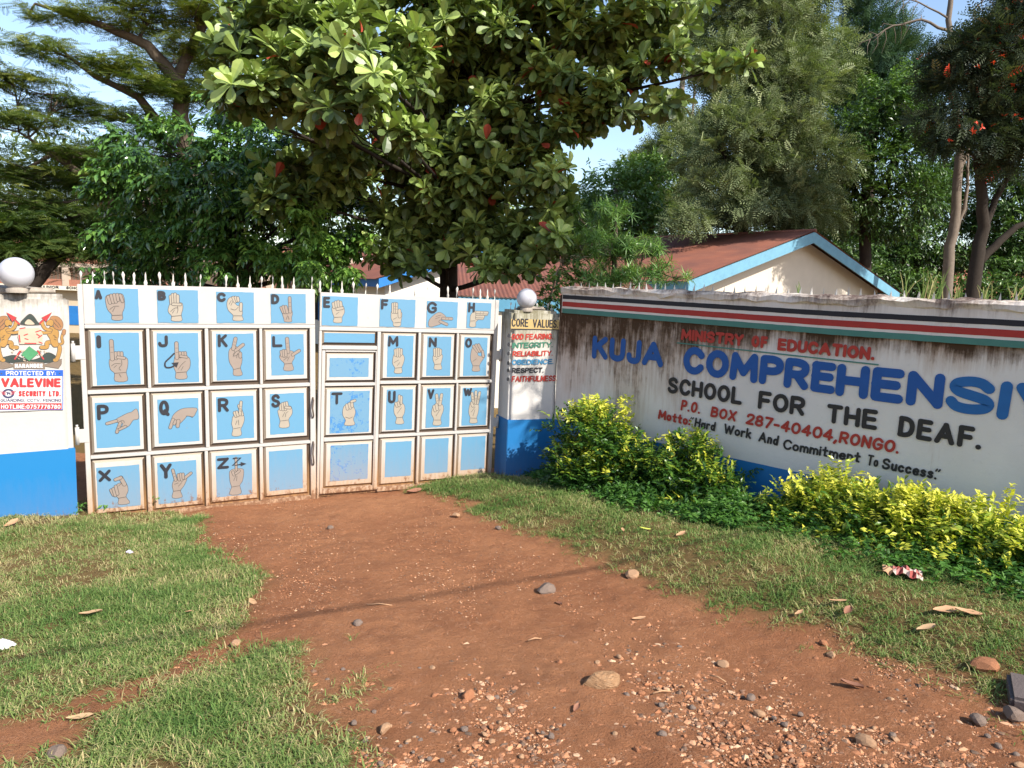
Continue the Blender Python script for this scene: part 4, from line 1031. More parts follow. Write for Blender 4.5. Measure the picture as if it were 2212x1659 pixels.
for i, y_ in enumerate((478, 548, 620, 697, 755, 825)):
    p = r4(1662 - i * 1.5, y_); mb.poly([(p[0] + .019 * math.cos(a * .524), p[1] + .026 * math.sin(a * .524)) for a in range(12)], .0097, 3)
mb.build('lettering', RM, rp)
for u in (.05, .11, .20, .30, .42, .50, .57, .62):
    o = link('spike', SPIKE, rp, (u, .2, 2.28)); o.scale = (.9, .9, .75); o.rotation_euler = (0, random.uniform(-.1, .1), random.random() * 3)
# ------------------------------------------------------------------ the sign wall
WLEN = 10.5
wall = empty('sign_wall', (0.64, 9.5, 0), math.radians(-46), 'long stained white boundary wall with painted school name and striped band', 'wall')
w6 = lambda a, b: on_plane(WALL, (2200 + a / 2.074) * K, (1050 + b / 2.074) * K)
w7 = lambda a, b: on_plane(WALL, (3080 + a / 2.074) * K, (1050 + b / 2.074) * K)
w8 = lambda a, b: on_plane(WALL, (1900 + a * 2180 / 2212) * K, (1500 + b * 2180 / 2212) * K)
mb = MB()
nu, nz = 120, 30
us = np.linspace(-.09, WLEN, nu); zs = np.linspace(-.3, 2.5, nz)
V = [(u, -.004 + .010 * (float(vnoise(u * 1.7, z * 1.7, 3)) - .5), z) for z in zs for u in us]
mb.add(V, [(j * nu + i, j * nu + i + 1, (j + 1) * nu + i + 1, (j + 1) * nu + i) for j in range(nz - 1) for i in range(nu - 1)], 0, True)
mb.box(-.09, .012, -.3, WLEN, .22, 2.5)
mb.build('masonry', MT['wall'], wall)
mb = MB(); n = 60
zt = lambda u: .86 + .006 * (float(vnoise(u * 3, 1.0)) - .5) + .03 * sstep(.6, 0, u)
V = []
for i in range(n):
    u = -.09 + (WLEN + .09) * i / (n - 1); V += [(u, -.013, -.3), (u, -.013, float(zt(u)))]
mb.add(V, [(2 * i, 2 * i + 2, 2 * i + 3, 2 * i + 1) for i in range(n - 1)])
mb.build('blue_plinth', MT['blue_base'], wall)
# raised band and its stripes
bz = lambda u: 2.500 - .0125 * min(u, 3.4) - .002 * max(0, u - 3.4)
def strip(mb, f0, f1, off, mat, n=40, rag=0.0):
    V = []
    for i in range(n):
        u = -.02 + (WLEN + .02) * i / (n - 1)
        r0, r1 = (random.uniform(-rag, rag) for _ in range(2)); s = 1 - .008 * u
        V += [(u, -off, bz(u) + f0 * s + r0), (u, -off, bz(u) + f1 * s + r1)]
    mb.add(V, [(2 * i, 2 * i + 2, 2 * i + 3, 2 * i + 1) for i in range(n - 1)], mat)
mb = MB(); n = 40; V = []
for i in range(n):
    u = -.03 + (WLEN + .03) * i / (n - 1)
    V += [(u, -.030, bz(u) - .225 * (1 - .008 * u)), (u, -.030, bz(u) + .10), (u, .05, bz(u) - .225 * (1 - .008 * u))]
mb.add(V, [(3 * i, 3 * i + 3, 3 * i + 4, 3 * i + 1) for i in range(n - 1)] + [(3 * i, 3 * i + 2, 3 * i + 5, 3 * i + 3) for i in range(n - 1)] + [(0, 1, 2)], 0)
strip(mb, -.048, .002, .0325, 1, 160, .0012); strip(mb, -.142, -.082, .0325, 2, 160, .0012); strip(mb, -.226, -.168, .0325, 3, 160, .0015)
mb.build('striped_band', [MT['wall_top'], MT['s_black'], MT['s_red'], MT['s_green']], wall)
# rough coping
bm = bmesh.new(); nu, ring = 260, [(-.045, 2.53), (-.052, 2.575), (-.035, 2.602), (.06, 2.612), (.16, 2.606), (.245, 2.595), (.25, 2.50), (-.02, 2.505)]
rows = []
for i in range(nu):
    u = -.05 + (WLEN + .1) * i / (nu - 1); r_ = []
    for j, (y_, z_) in enumerate(ring):
        a = (float(fbm(u * 5 + j * 3.1, j * 2.0, 3, 12)) - .5) * .055; bb = (float(fbm(u * 6 + 9, j * 2.7, 3, 14)) - .5) * .055
        k = .3 if j in (6, 7) else 1
        r_.append(bm.verts.new((u, y_ + a * k, z_ + bb * k)))
    rows.append(r_)
for a, b_ in zip(rows, rows[1:]):
    for j in range(len(ring)): bm.faces.new((a[j], b_[j], b_[(j + 1) % len(ring)], a[(j + 1) % len(ring)]))
bm.faces.new(rows[0]); bm.faces.new(rows[-1][::-1])
mb = MB(); mb.bm(bm, 0, False); mb.build('coping', MT['wall_top'], wall)
# steel teeth set in the coping
def tooth():
    m_ = MB(); w, h = .016, .085
    m_.add([(-w, 0, 0), (0, -.004, 0), (w, 0, 0), (0, .004, 0), (0.002, 0, h)], [(0, 1, 4), (1, 2, 4), (2, 3, 4), (3, 0, 4)]); return m_.mesh('spike', MT['spike'])
TOOTH = tooth()
u = .08; k = 0
while u < WLEN:
    o = link('spike', TOOTH, wall, (u, .07 + random.uniform(-.01, .01), 2.598)); o.rotation_euler = (random.uniform(-.1, .1), random.uniform(-.12, .12), random.uniform(-.5, .5)); o.scale = (1, 1, random.uniform(.8, 1.15))
    u += random.uniform(.105, .135)
def wtext(s, p0, p1, hpt, th, mat, gap=.25, slant=0.0, jit=.006, name=None):
    mb = MB(); h = abs(hpt[1] - p0[1]) if hpt else None
    text(mb, s, p0, p1, h, th, 0, .0165, gap, slant, jit)
    return mb
def lettering(label, words, mats):
    mb = MB()
    for s, p0, p1, h, th, mi, gap, sl in words: text(mb, s, p0, p1, h, th, mi, .0165, gap, sl, .013)
    o = mb.build('lettering', mats, wall); o['label'] = label
B2 = (MT['t_blue'], MT['t_blue2'])
P_ = [w6(x, y) for x, y in ((332, 782), (922, 858))]
COMP = w6(1084, 905); SEND = w7(1762, 1240)
lettering('large blue rounded school name lettering', [('KUJA', P_[0], (P_[1][0], P_[1][1] - .004), .285, .072, 0, .30, 0),
  ('COMPRE', COMP, w7(512, 1082), .300, .080, 0, .22, 0), ('HEN', w7(516, 1090), w7(1400, 1205), .308, .083, 0, .25, 0), ('SIVE', w7(1418, 1210), (5.72, 1.615), .318, .085, 1, .25, 0)], B2)
lettering('charcoal lettering below the school name', [('SCHOOL', w6(958, 1068), w6(1572, 1170), .185, .042, 0, .35, 0), ('FOR', w6(1702, 1198), w7(262, 1262), .190, .043, 0, .4, 0),
  ('THE', w7(440, 1312), w7(862, 1378), .185, .042, 0, .4, 0), ('DEAF.', w7(1030, 1422), w7(1722, 1545), .188, .043, 0, .4, 0)], [MT['t_dark']])
lettering('red lettering under the striped band with a green underline', [('MINISTRY', w6(1070, 632), w6(1586, 684), .125, .033, 0, .1, 0), ('OF', w6(1650, 690), w6(1784, 702), .122, .033, 0, .3, 0), ('EDUCATION.', w7(40, 716), w7(842, 803), .122, .033, 0, .15, 0)], [MT['t_red']])
mb = MB(); a, c = w6(1040, 655), w7(874, 836); mb.stroke([a, c], .0065, .0165, 0); mb.build('underline', MT['s_green'], wall)
lettering('red postal address lettering', [('P.O.', w6(1066, 1212), w6(1226, 1244), .125, .026, 0, .5, .1), ('BOX', w6(1312, 1264), w6(1520, 1308), .118, .026, 0, .5, .1), ('287-40404,', w6(1602, 1325), w7(532, 1478), .120, .026, 0, .35, .08), ('RONGO.', w7(545, 1480), w7(1042, 1574), .118, .026, 0, .4, .1), ('Motto:', w6(880, 1282), w6(1146, 1342), .112, .026, 0, .3, .05)], [MT['t_red']])
lettering('black school motto lettering', [('<', w6(1138, 1330), w6(1168, 1337), .092, .013, 0, .3, .1), ('Hard', w6(1180, 1346), w6(1350, 1386), .105, .022, 0, .35, .05), ('Work', w6(1420, 1402), w6(1648, 1450), .110, .022, 0, .3, .05),
  ('And', w6(1708, 1468), w6(1870, 1506), .108, .022, 0, .4, .05), ('Commitment', w7(86, 1532), w7(725, 1648), .106, .021, 0, .3, .05), ('To', w8(1578, 357), w8(1624, 367), .104, .018, 0, .2, .05), ('Success', w8(1638, 372), w8(1846, 414), .104, .021, 0, .3, .05), ('.', w8(1850, 416), w8(1856, 417), .1, .021, 0, .3, 0), ('>', w8(1850, 414), w8(1874, 419), .1, .013, 0, .3, 0)], [MT['t_dark']])
# grass and dry stalks rooted in the top of the wall
def stalks(px, py, n, h, label, spread=.05):
    u, z = on_plane(WALL, px, py)
    P = WALL[0] + WALL[1] * u + WALL[2] * .09; V = []; F = []; T = []
    for i in range(n):
        a = random.uniform(0, 6.28); l = h * random.uniform(.5, 1.05); lean = random.uniform(.02, .55); w = .0035
        b0 = Vector((random.uniform(-spread, spread), random.uniform(-.03, .03), 0)); d = Vector((math.cos(a) * lean, math.sin(a) * lean, 1)).normalized()
        s = d.cross(Vector((.3, .8, .1))).normalized() * w
        m_ = b0 + d * l * .6; t_ = b0 + d * l + Vector((math.cos(a), math.sin(a), -.5)) * l * lean * .25
        k = len(V); V += [b0 - s, b0 + s, m_ + s, m_ - s, t_ + s * .3, t_ - s * .3]; F += [(k, k + 1, k + 2, k + 3), (k + 3, k + 2, k + 4, k + 5)]; T += [random.random()] * 6
    o = link('grass_tuft', np_mesh('grass_tuft', np.array([tuple(v) for v in V]), quads=np.array(F), mats=GRASS, tone=np.array(T)), None, (P.x, P.y, 2.602))
    return tag(o, label, 'grass', 'grass tufts growing on the wall top')
stalks(2005, 640, 26, .30, 'tallest grass tuft growing on the wall top beside the dead tree trunk', .09)
stalks(1946, 625, 5, .26, 'thin seed stalks on the wall top at the corner of the blue gable board', .02)
stalks(2062, 650, 12, .16, 'short grass tuft on the wall top in front of the dark leaning trunk', .05)
stalks(2125, 655, 14, .17, 'low grass tuft on the wall top, second from the frame edge', .05)
stalks(2190, 660, 10, .19, 'low grass tuft on the wall top nearest the frame edge', .05)
stalks(1720, 628, 4, .17, 'lone dry stalks on the wall top before the cream gable wall', .02)

# ------------------------------------------------------------------ houses behind the wall
m = M('rusty_corrugated_iron', .75, .3); o = m.coord(); nn = m.noise(m.map(o, (1, 1, 1)), 1.2, 7, .65); n2 = m.noise(m.map(o, (6, .6, 1)), 2.0, 6, .7)
c = m.mix(m.ramp(nn, [(.35, 0), (.7, 1)]), (.20, .072, .045), (.125, .052, .04)); c = m.mix(m.ramp(n2, [(.55, 0), (.75, .5)]), c, (.30, .14, .09))
m.color(c); MT['rust'] = m.mat
MT['house_wall'] = plain('cream_render', (.52, .46, .39), .9, .2, .10, 3, .15)
MT['fascia'] = plain('pale_blue_board', (.12, .27, .37), .6, .3, .25, 6)
MT['fascia_b'] = plain('strong_blue_board', (.02, .15, .42), .6, .3, .2, 6)
MT['house_w2'] = plain('white_house_wall', (.70, .66, .58), .9, .2, .1, 3)
MT['dark_void'] = plain('dark_opening', (.02, .018, .018), .9, .1)
MT['brick'] = plain('red_brick', (.34, .15, .10), .9, .2, .35, 16, .3)
def house(label, apex, gdir, half, length, zeave, fasc, wallm, over=.45, group='houses behind the sign wall', windows=True):
    """gabled house: apex = ground point under the gable peak, gdir = direction of the gable wall (degrees), ridge runs to the gable's left rear"""
    root = empty('house', (apex.x, apex.y, 0), math.radians(gdir), label, 'house', group)
    za = apex.z; sl = (za - zeave) / half
    w = half - .45
    mb = MB()                                               # walls: gable end at y = over
    pts = [(-w, 0), (w, 0), (w, za - sl * w - .12), (0, za - .12), (-w, za - sl * w - .12)]
    f = [(p[0], over, p[1]) for p in pts]; bk = [(p[0], length - .3, p[1]) for p in pts]
    mb.add(f + bk, [(0, 1, 2, 3, 4), (9, 8, 7, 6, 5), (0, 5, 6, 1), (1, 6, 7, 2), (4, 9, 5, 0)])
    wl = mb.build('wall', wallm, root)
    if windows:
        for i in range(4):
            y0 = 1.2 + i * (length - 2.4) / 4
            mb = MB(); mb.box(-w - .02, y0, 1.0, -w - .004, y0 + 1.2, 2.1); wf = mb.build('window', MT['dark_void'], wl)
            mb = MB()
            for a in (0, .6, 1.2): mb.box(-w - .05, y0 + a - .03, .97, -w - .02, y0 + a + .03, 2.13)
            mb.build('frame', fasc, wf)
    def sheet(sg):
        m_ = MB(); n = int(length / .076) * 4; V = []; L = half + .12
        for i in range(n + 1):
            y_ = -.06 + (length + .12) * i / n; a = .009 * math.cos(i * math.pi / 2)
            for t in (0, .34, .67, 1):
                V.append((sg * L * t, y_, za - sl * L * t + a + (.012 if t == 0 else 0) - (.004 if t == .34 else 0)))
        m_.add(V, [(4 * i + j, 4 * i + j + 1, 4 * i + j + 5, 4 * i + j + 4) for i in range(n) for j in range(3)], 0, True)
        return m_.build('roof', MT['rust'], root)
    sheet(-1); sheet(1)
    m_ = MB(); m_.tube([(0, -.08, za + .01), (0, length + .08, za + .01)], .05, 8); m_.build('ridge_cap', MT['rust'], root)
    for sg in (-1, 1):
        m_ = MB(); h = .30; P0 = Vector((0, 0, za - .03)); P1 = Vector((sg * half, 0, zeave - .03)); V = []
        for y_ in (-.05, -.015):
            V += [(P0.x, y_, P0.z), (P1.x, y_, P1.z), (P1.x, y_, P1.z - h), (P0.x, y_, P0.z - h)]
        m_.add(V, [(0, 1, 2, 3), (4, 7, 6, 5), (0, 4, 5, 1), (1, 5, 6, 2), (2, 6, 7, 3), (3, 7, 4, 0)]); m_.build('fascia_board', fasc, root)
        m_ = MB(); x0 = sg * (half - .02); m_.box(min(x0, x0 + sg * .03), -.012, zeave - .30, max(x0, x0 + sg * .03), length, zeave - .045); m_.build('eaves_board', fasc, root)
    return root
ap = at(1757, 499, 21.2)
house('cream house with a rusty iron roof and pale blue gable boards', ap, 37, 5.2, 11.5, 2.93, MT['fascia'], MT['house_wall'])
ap = at(1052, 527, 27); house('white house with strong blue gable boards half hidden by the large leaved tree', ap, 35, 4.2, 12, 2.75, MT['fascia_b'], MT['house_w2'])
# lean-to shed with its low eave towards the gate
sh = empty('shed', at(988, 640, 15.5).xy.to_3d(), math.radians(6), 'low blue walled shed with a rusty lean-to roof behind the smaller globe lamp', 'shed')
zl = at(988, 638, 15.5).z; mb = MB(); n = 200; V = []
for i in range(n + 1):
    x_ = 4.6 * i / n; a = .012 * math.cos(i * math.pi / 2)
    for t in range(3): V.append((x_, t * 1.9, zl + a + t * .42 - x_ * .005))
mb.add(V, [(3 * i + j, 3 * i + 3 + j, 3 * i + 4 + j, 3 * i + 1 + j) for i in range(n) for j in range(2)], 0, True); mb.build('roof', MT['rust'], sh)
mb = MB(); mb.box(.12, .12, 0, 4.5, 3.7, zl - .32); mb.build('wall', MT['house_w2'], sh)
mb = MB(); mb.box(.02, .04, zl - .30, 4.55, .10, zl - .025); mb.build('fascia_board', plain('dull_blue_board', (.09, .26, .40), .6, .3, .2), sh)
# the two-storey school block far behind the crest pillar
sx = empty('school_building', (0, 0, 0), 0, 'long brick school block with barred openings and name board far behind the crest pillar', 'building')
Yb = 31.0
zz = lambda py: at(150, py, Yb).z
xx = lambda px: at(px, 600, Yb).x
mb = MB(); mb.box(-34, Yb + .02, zz(606), xx(700), Yb + .3, zz(592) * 0 + zz(604) + .3); 
mb = MB(); z0 = zz(618); zsill = zz(604); zlin = zz(578); z2_ = zz(568); z3_ = zz(556); z4_ = zz(530); z5_ = zz(515)
mb.box(-34, Yb, z0, xx(720), Yb + .25, zsill, 0); mb.box(-34, Yb, z2_, xx(720), Yb + .25, z3_, 0); mb.box(-34, Yb, z4_, xx(720), Yb + .25, z5_, 0)
mb.build('brick_parapet', MT['brick'], sx)
mb = MB(); mb.box(-34, Yb - .05, zlin, xx(720), Yb + .3, z2_, 0)
px = -120
for i in range(13):
    x_ = xx(142 + (i - 3) * 88); mb.box(x_ - .13, Yb - .04, z0 + .01, x_ + .13, Yb + .28, zlin - .01); mb.box(x_ - .13, Yb - .04, z3_ + .01, x_ + .13, Yb + .28, z4_ - .01)
mb.build('concrete_frame', plain('pale_concrete', (.48, .38, .29), .9, .2, .15, 2), sx)
mb = MB(); x_ = -34.0
while x_ < xx(720):
    mb.box(x_, Yb + .10, zsill, x_ + .05, Yb + .14, zlin - .005); mb.box(x_, Yb + .10, z3_, x_ + .05, Yb + .14, z4_ - .005); x_ += .17
mb.build('window_grille', plain('brown_bars', (.16, .09, .06), .7, .3), sx)
mb = MB(); mb.box(-34, Yb + 2.6, 0, xx(720), Yb + 2.8, z5_); mb.build('rear_wall', plain('dim_wall', (.16, .12, .09), .9, .1), sx)
mb = MB(); mb.box(-34, Yb + .3, 0, xx(720), Yb + .55, z0 - .02, 0); mb.build('wall', plain('tan_wall', (.50, .40, .28), .9, .2, .1, 2), sx)
mb = MB(); mb.box(-34, Yb + .27, 0.35, xx(720), Yb + .295, zz(661), 0); mb.build('painted_dado', MT['fascia_b'], sx)
mb = MB(); mb.box(-34, Yb - .06, zz(627), xx(720), Yb + .28, z0, 0); nb = mb.build('name_board', plain('name_board_cream', (.70, .65, .52), .8, .2, .05, 2), sx)
mb = MB(); zl_ = zz(625)
def ft(s, x0, x1): text(mb, s, (xx(x0), zl_), (xx(x1), zl_), zz(618.5) - zl_, .035, 0, 0, .3)
ft('JUNIOR', 90, 128); ft('SCHOOL', 144, 184)
mb.v = [(a, Yb - .064 + b_, c_) for a, b_, c_ in mb.v]
mb.build('lettering', MT['ink'], sx)
# small brick outhouse and brick yard wall far right
bq = at(2022, 606, 34); t = empty('outhouse', (bq.x, bq.y, 0), math.radians(-12), 'small red brick outhouse with a pale roof beside the dead tree trunk', 'shed')
zt_ = at(2022, 577, 34).z; mb = MB(); mb.box(-.75, 0, 0, .75, 2, zt_ - .12); mb.build('wall', MT['brick'], t)
mb = MB(); mb.box(-.62, -.012, zt_ - .62, .35, -.002, zt_ - .22); mb.build('doorway', MT['dark_void'], t)
mb = MB(); mb.add([(-.9, -.25, zt_ - .10), (.9, -.25, zt_ - .10), (.9, 2.2, zt_ + .18), (-.9, 2.2, zt_ + .18), (-.9, -.25, zt_ - .06), (.9, -.25, zt_ - .06), (.9, 2.2, zt_ + .22), (-.9, 2.2, zt_ + .22)], [(0, 3, 2, 1), (4, 5, 6, 7), (0, 1, 5, 4), (1, 2, 6, 5), (2, 3, 7, 6), (3, 0, 4, 7)]); mb.build('roof', plain('pale_roof', (.55, .50, .46), .7, .3), t)
q = at(2060, 600, 37); mb = MB(); zt_ = at(2100, 584, 37).z; mb.box(0, 0, 0, 22, .25, zt_); o = mb.build('brick_wall', MT['brick'], None, (q.x, q.y, 0)); o.rotation_euler.z = math.radians(4)
tag(o, 'low red brick yard wall under the trees behind the outhouse', 'wall')
# ------------------------------------------------------------------ trees
BARK = plain('brown_bark', (.11, .085, .065), .95, .1, .4, 12, .7)
BARK_D = plain('dark_bark', (.036, .029, .024), .95, .1, .4, 12, .7)
BARK_L = plain('pale_grey_bark', (.16, .13, .105), .95, .1, .35, 9, .7)
def leafm(name, stops, rough=.45, spec=.4, tr=.25):
    m = M(name, rough, spec); col = m.ramp(m.attr('tone'), stops); m.color(col)
    m.translucent(m.mix(1.0, col, (1.0, 1.2, .45), 'MULTIPLY'), tr); return m.mat
def W(*p): return [at(*q) for q in p]

# large leaved tree over the gate (leaf rosettes in flat tiers, a few red leaves)
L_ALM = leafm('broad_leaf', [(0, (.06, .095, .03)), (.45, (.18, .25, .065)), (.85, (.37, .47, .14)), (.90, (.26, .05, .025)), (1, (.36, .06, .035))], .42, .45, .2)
bl = [blob(*b) for b in (
 (560, 85, 9.2, 110, 45, .7), (690, 130, 8.4, 130, 50, .8), (600, 205, 8.6, 130, 40, .7), (490, 215, 9, 60, 35, .5), (520, 25, 9.8, 90, 40, .7), (760, 235, 8.5, 110, 38, .7), (850, 275, 8.6, 70, 34, .6), (800, 190, 8.8, 120, 45, .7), (680, 60, 9.0, 120, 45, .7), (880, 150, 9.4, 90, 50, .7),
 (690, 330, 10.6, 110, 40, .8), (620, 420, 10.8, 80, 36, .7), (740, 400, 11, 90, 36, .7), (800, 330, 11, 90, 45, .8),
 (900, 60, 11.3, 170, 80, 1.5), (960, 180, 12, 150, 90, 1.4), (1010, 300, 12, 120, 80, 1.3), (930, 400, 12, 110, 60, 1.1), (1040, 420, 11.8, 110, 60, 1.1), (880, 480, 12, 90, 45, .9), (1080, 500, 11.6, 110, 45, .9), (970, 530, 12, 110, 40, .9), (860, 560, 11.8, 70, 35, .7), (1110, 575, 11, 80, 30, .7), (1150, 400, 11.4, 90, 60, 1.0), (1190, 520, 11.2, 50, 50, .7),
 (1110, 90, 11.3, 130, 70, 1.2), (1220, 170, 10.8, 100, 48, .9), (1320, 80, 10.8, 110, 60, 1.0), (1400, 160, 10.6, 80, 35, .7), (1480, 120, 10.4, 50, 22, .4), (1550, 152, 10.3, 55, 18, .35), (1330, 215, 10.6, 70, 35, .6), (1240, 270, 11, 60, 35, .6), (1290, 240, 10.9, 70, 28, .5), (1420, 30, 10.8, 90, 45, .8), (1200, 20, 11, 110, 50, .9), (1130, 250, 11.3, 90, 60, .9), (1420, 220, 10.6, 45, 22, .4), (1170, 330, 11.3, 60, 50, .7),
 (750, -10, 9.6, 110, 35, .7), (950, -60, 11.3, 160, 60, 1.2), (1200, -90, 11.3, 200, 70, 1.4))]
P, O, H, C = tips_in(bl, 2700, 7, .22, .6)
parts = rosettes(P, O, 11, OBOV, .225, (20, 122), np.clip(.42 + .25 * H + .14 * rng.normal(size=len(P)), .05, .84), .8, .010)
tp = W((972, 660, 12.6), (968, 520, 12.6), (962, 380, 12.5), (955, 220, 12.3), (950, 40, 12.1), (946, -140, 12))
base = at(974, 640, 12.6); tp[0] = Vector((tp[0].x, tp[0].y, 0))
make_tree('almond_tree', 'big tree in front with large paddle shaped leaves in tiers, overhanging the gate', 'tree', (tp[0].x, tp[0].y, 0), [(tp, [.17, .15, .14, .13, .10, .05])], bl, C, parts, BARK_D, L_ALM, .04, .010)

# dark glossy tree behind the left leaf
L_GLO = leafm('glossy_leaf', [(0, (.035, .085, .02)), (.6, (.085, .185, .038)), (1, (.24, .40, .075))], .18, .8, .22)
bl = [blob(*b) for b in ((380, 330, 12.2, 110, 60, 1.1), (320, 420, 12.2, 90, 80, 1.1), (470, 400, 11.9, 130, 90, 1.3), (560, 320, 12.4, 110, 70, 1.0), (600, 490, 11.7, 140, 80, 1.2), (420, 540, 12.2, 130, 60, 1.1), (710, 470, 12, 80, 80, .9), (740, 390, 12.3, 45, 50, .6), (690, 570, 11.3, 90, 45, .8), (275, 510, 12.2, 50, 50, .7), (500, 240, 12.8, 70, 45, .9), (620, 380, 12.2, 100, 60, 1.0), (540, 570, 11.8, 110, 45, .9), (320, 580, 12.3, 80, 45, .8), (770, 540, 11.8, 30, 60, .5))]
P, O, H, C = tips_in(bl, 4400, 16, .10, .35)
D = nrmz(O * np.array([1, 1, .3]) + rng.normal(size=O.shape) * .4 + np.array([.1, -.25, 0]))
tn = np.clip(.42 + .2 * H + .2 * rng.normal(size=len(P)) + .35 * (P[:, 0] > -4.0) * (P[:, 1] < 11.9), 0, 1)  # right front leaves toned lighter, standing in for sun on them
parts = sprays(P, D, 8, ELLI, .125, .26, .55, tn)
b0 = at(500, 640, 12.8); tp = [Vector((b0.x, b0.y, 0)), Vector((b0.x - .1, b0.y, 1.8)), at(480, 420, 12.6), at(490, 280, 12.6)]
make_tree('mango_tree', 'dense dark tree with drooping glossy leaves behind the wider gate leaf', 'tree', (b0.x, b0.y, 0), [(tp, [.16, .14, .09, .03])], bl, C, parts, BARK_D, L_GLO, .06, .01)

# flat tiered feathery tree at the far left
L_ACA = leafm('feathery_leaflets', [(0, (.03, .06, .016)), (.5, (.10, .14, .03)), (1, (.32, .34, .08))], .6, .2, .4)
bl = [blob(*b) for b in ((100, 105, 17, 100, 22, 1.3), (25, 165, 17, 80, 24, 1.2), (200, 50, 18, 130, 22, 1.4), (330, 30, 18.5, 130, 30, 1.5), (430, 105, 18.5, 100, 35, 1.4), (240, 140, 18, 120, 25, 1.4), (340, 180, 18, 120, 30, 1.4), (130, 205, 17.5, 110, 24, 1.4), (60, 265, 17, 110, 20, 1.3), (230, 250, 18, 130, 28, 1.4), (340, 280, 18.5, 80, 30, 1.2), (150, 320, 17, 120, 18, 1.3), (35, 375, 17, 110, 30, 1.3), (190, 390, 17.5, 100, 28, 1.2), (80, 440, 17, 140, 32, 1.4), (200, 470, 18, 90, 28, 1.2), (40, 505, 17, 100, 26, 1.2), (180, 530, 18, 90, 20, 1.1), (420, 20, 18, 110, 30, 1.3), (60, 30, 17.5, 40, 14, .6), (420, 200, 18.6, 80, 40, 1.2), (-90, 250, 17, 120, 160, 1.6), (300, -60, 18, 300, 40, 1.8), (300, 350, 20.5, 190, 70, 1.2), (120, 490, 20.5, 230, 90, 1.6), (100, 380, 20.8, 180, 70, 1.4), (260, 430, 20.8, 150, 110, 1.4), (390, 130, 21, 120, 70, 1.0), (330, 500, 20.5, 150, 70, 1.2))]
P, O, H, C = tips_in(bl, 25000, 30, .15, .62)
n = len(P); a = rng.random(n) * 6.28
D = np.stack([np.cos(a), np.sin(a), rng.normal(size=n) * .22 - .06], 1)
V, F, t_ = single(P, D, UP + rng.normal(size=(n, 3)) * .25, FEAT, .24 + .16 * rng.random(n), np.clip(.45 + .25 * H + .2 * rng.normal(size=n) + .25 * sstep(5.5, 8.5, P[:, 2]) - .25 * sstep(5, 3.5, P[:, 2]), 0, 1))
b0 = at(430, 640, 19); tp = [Vector((b0.x, b0.y, 0)), at(415, 480, 19), at(405, 330, 18.8), at(383, 173, 18.5), at(319, 98, 18.2), at(225, 56, 18), at(75, 8, 17.5)]
tp2 = [at(410, 430, 19), at(240, 436, 18), at(180, 380, 17.5), at(113, 334, 17.2), at(40, 285, 17)]
tp3 = [at(383, 173, 18.5), at(447, 38, 18.5), at(430, -80, 18.5)]; tp4 = [at(405, 330, 18.8), at(300, 210, 18.2), at(205, 165, 18), at(110, 90, 17.5)]
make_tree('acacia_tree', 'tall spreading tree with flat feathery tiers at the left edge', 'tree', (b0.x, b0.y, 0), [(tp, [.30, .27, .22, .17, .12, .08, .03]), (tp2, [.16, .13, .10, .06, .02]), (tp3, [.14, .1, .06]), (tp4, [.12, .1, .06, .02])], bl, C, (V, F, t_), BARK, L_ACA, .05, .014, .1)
# leaning dark tree at the left behind the pillar
bl = [blob(*b) for b in ((60, 545, 15, 110, 25, .9), (160, 530, 15.3, 80, 22, .8), (20, 480, 15, 90, 30, .9), (-60, 520, 15, 90, 60, 1.1), (250, 548, 15.5, 50, 16, .6))]
P, O, H, C = tips_in(bl, 2600, 14, .2, .55); n = len(P); a = rng.random(n) * 6.28
V, F, t_ = single(P, np.stack([np.cos(a), np.sin(a), rng.normal(size=n) * .3 - .1], 1), UP + rng.normal(size=(n, 3)) * .3, FEA2, .22 + .14 * rng.random(n), np.clip(.2 + .2 * rng.normal(size=n), 0, 1))
b0 = at(50, 640, 15); tp = [Vector((b0.x - .5, b0.y, 0)), at(70, 622, 15), at(100, 580, 15), at(140, 545, 15.2), at(170, 520, 15.4)]; tp2 = [at(90, 595, 15), at(55, 560, 15), at(20, 530, 15), at(-30, 500, 15)]
make_tree('acacia_tree', 'small dark tree leaning behind the larger globe lamp', 'tree', (b0.x - .5, b0.y, 0), [(tp, [.17, .14, .12, .08, .04]), (tp2, [.09, .07, .05, .02])], bl, C, (V, F, t_), BARK_D, L_ACA, .04, .012, .1)

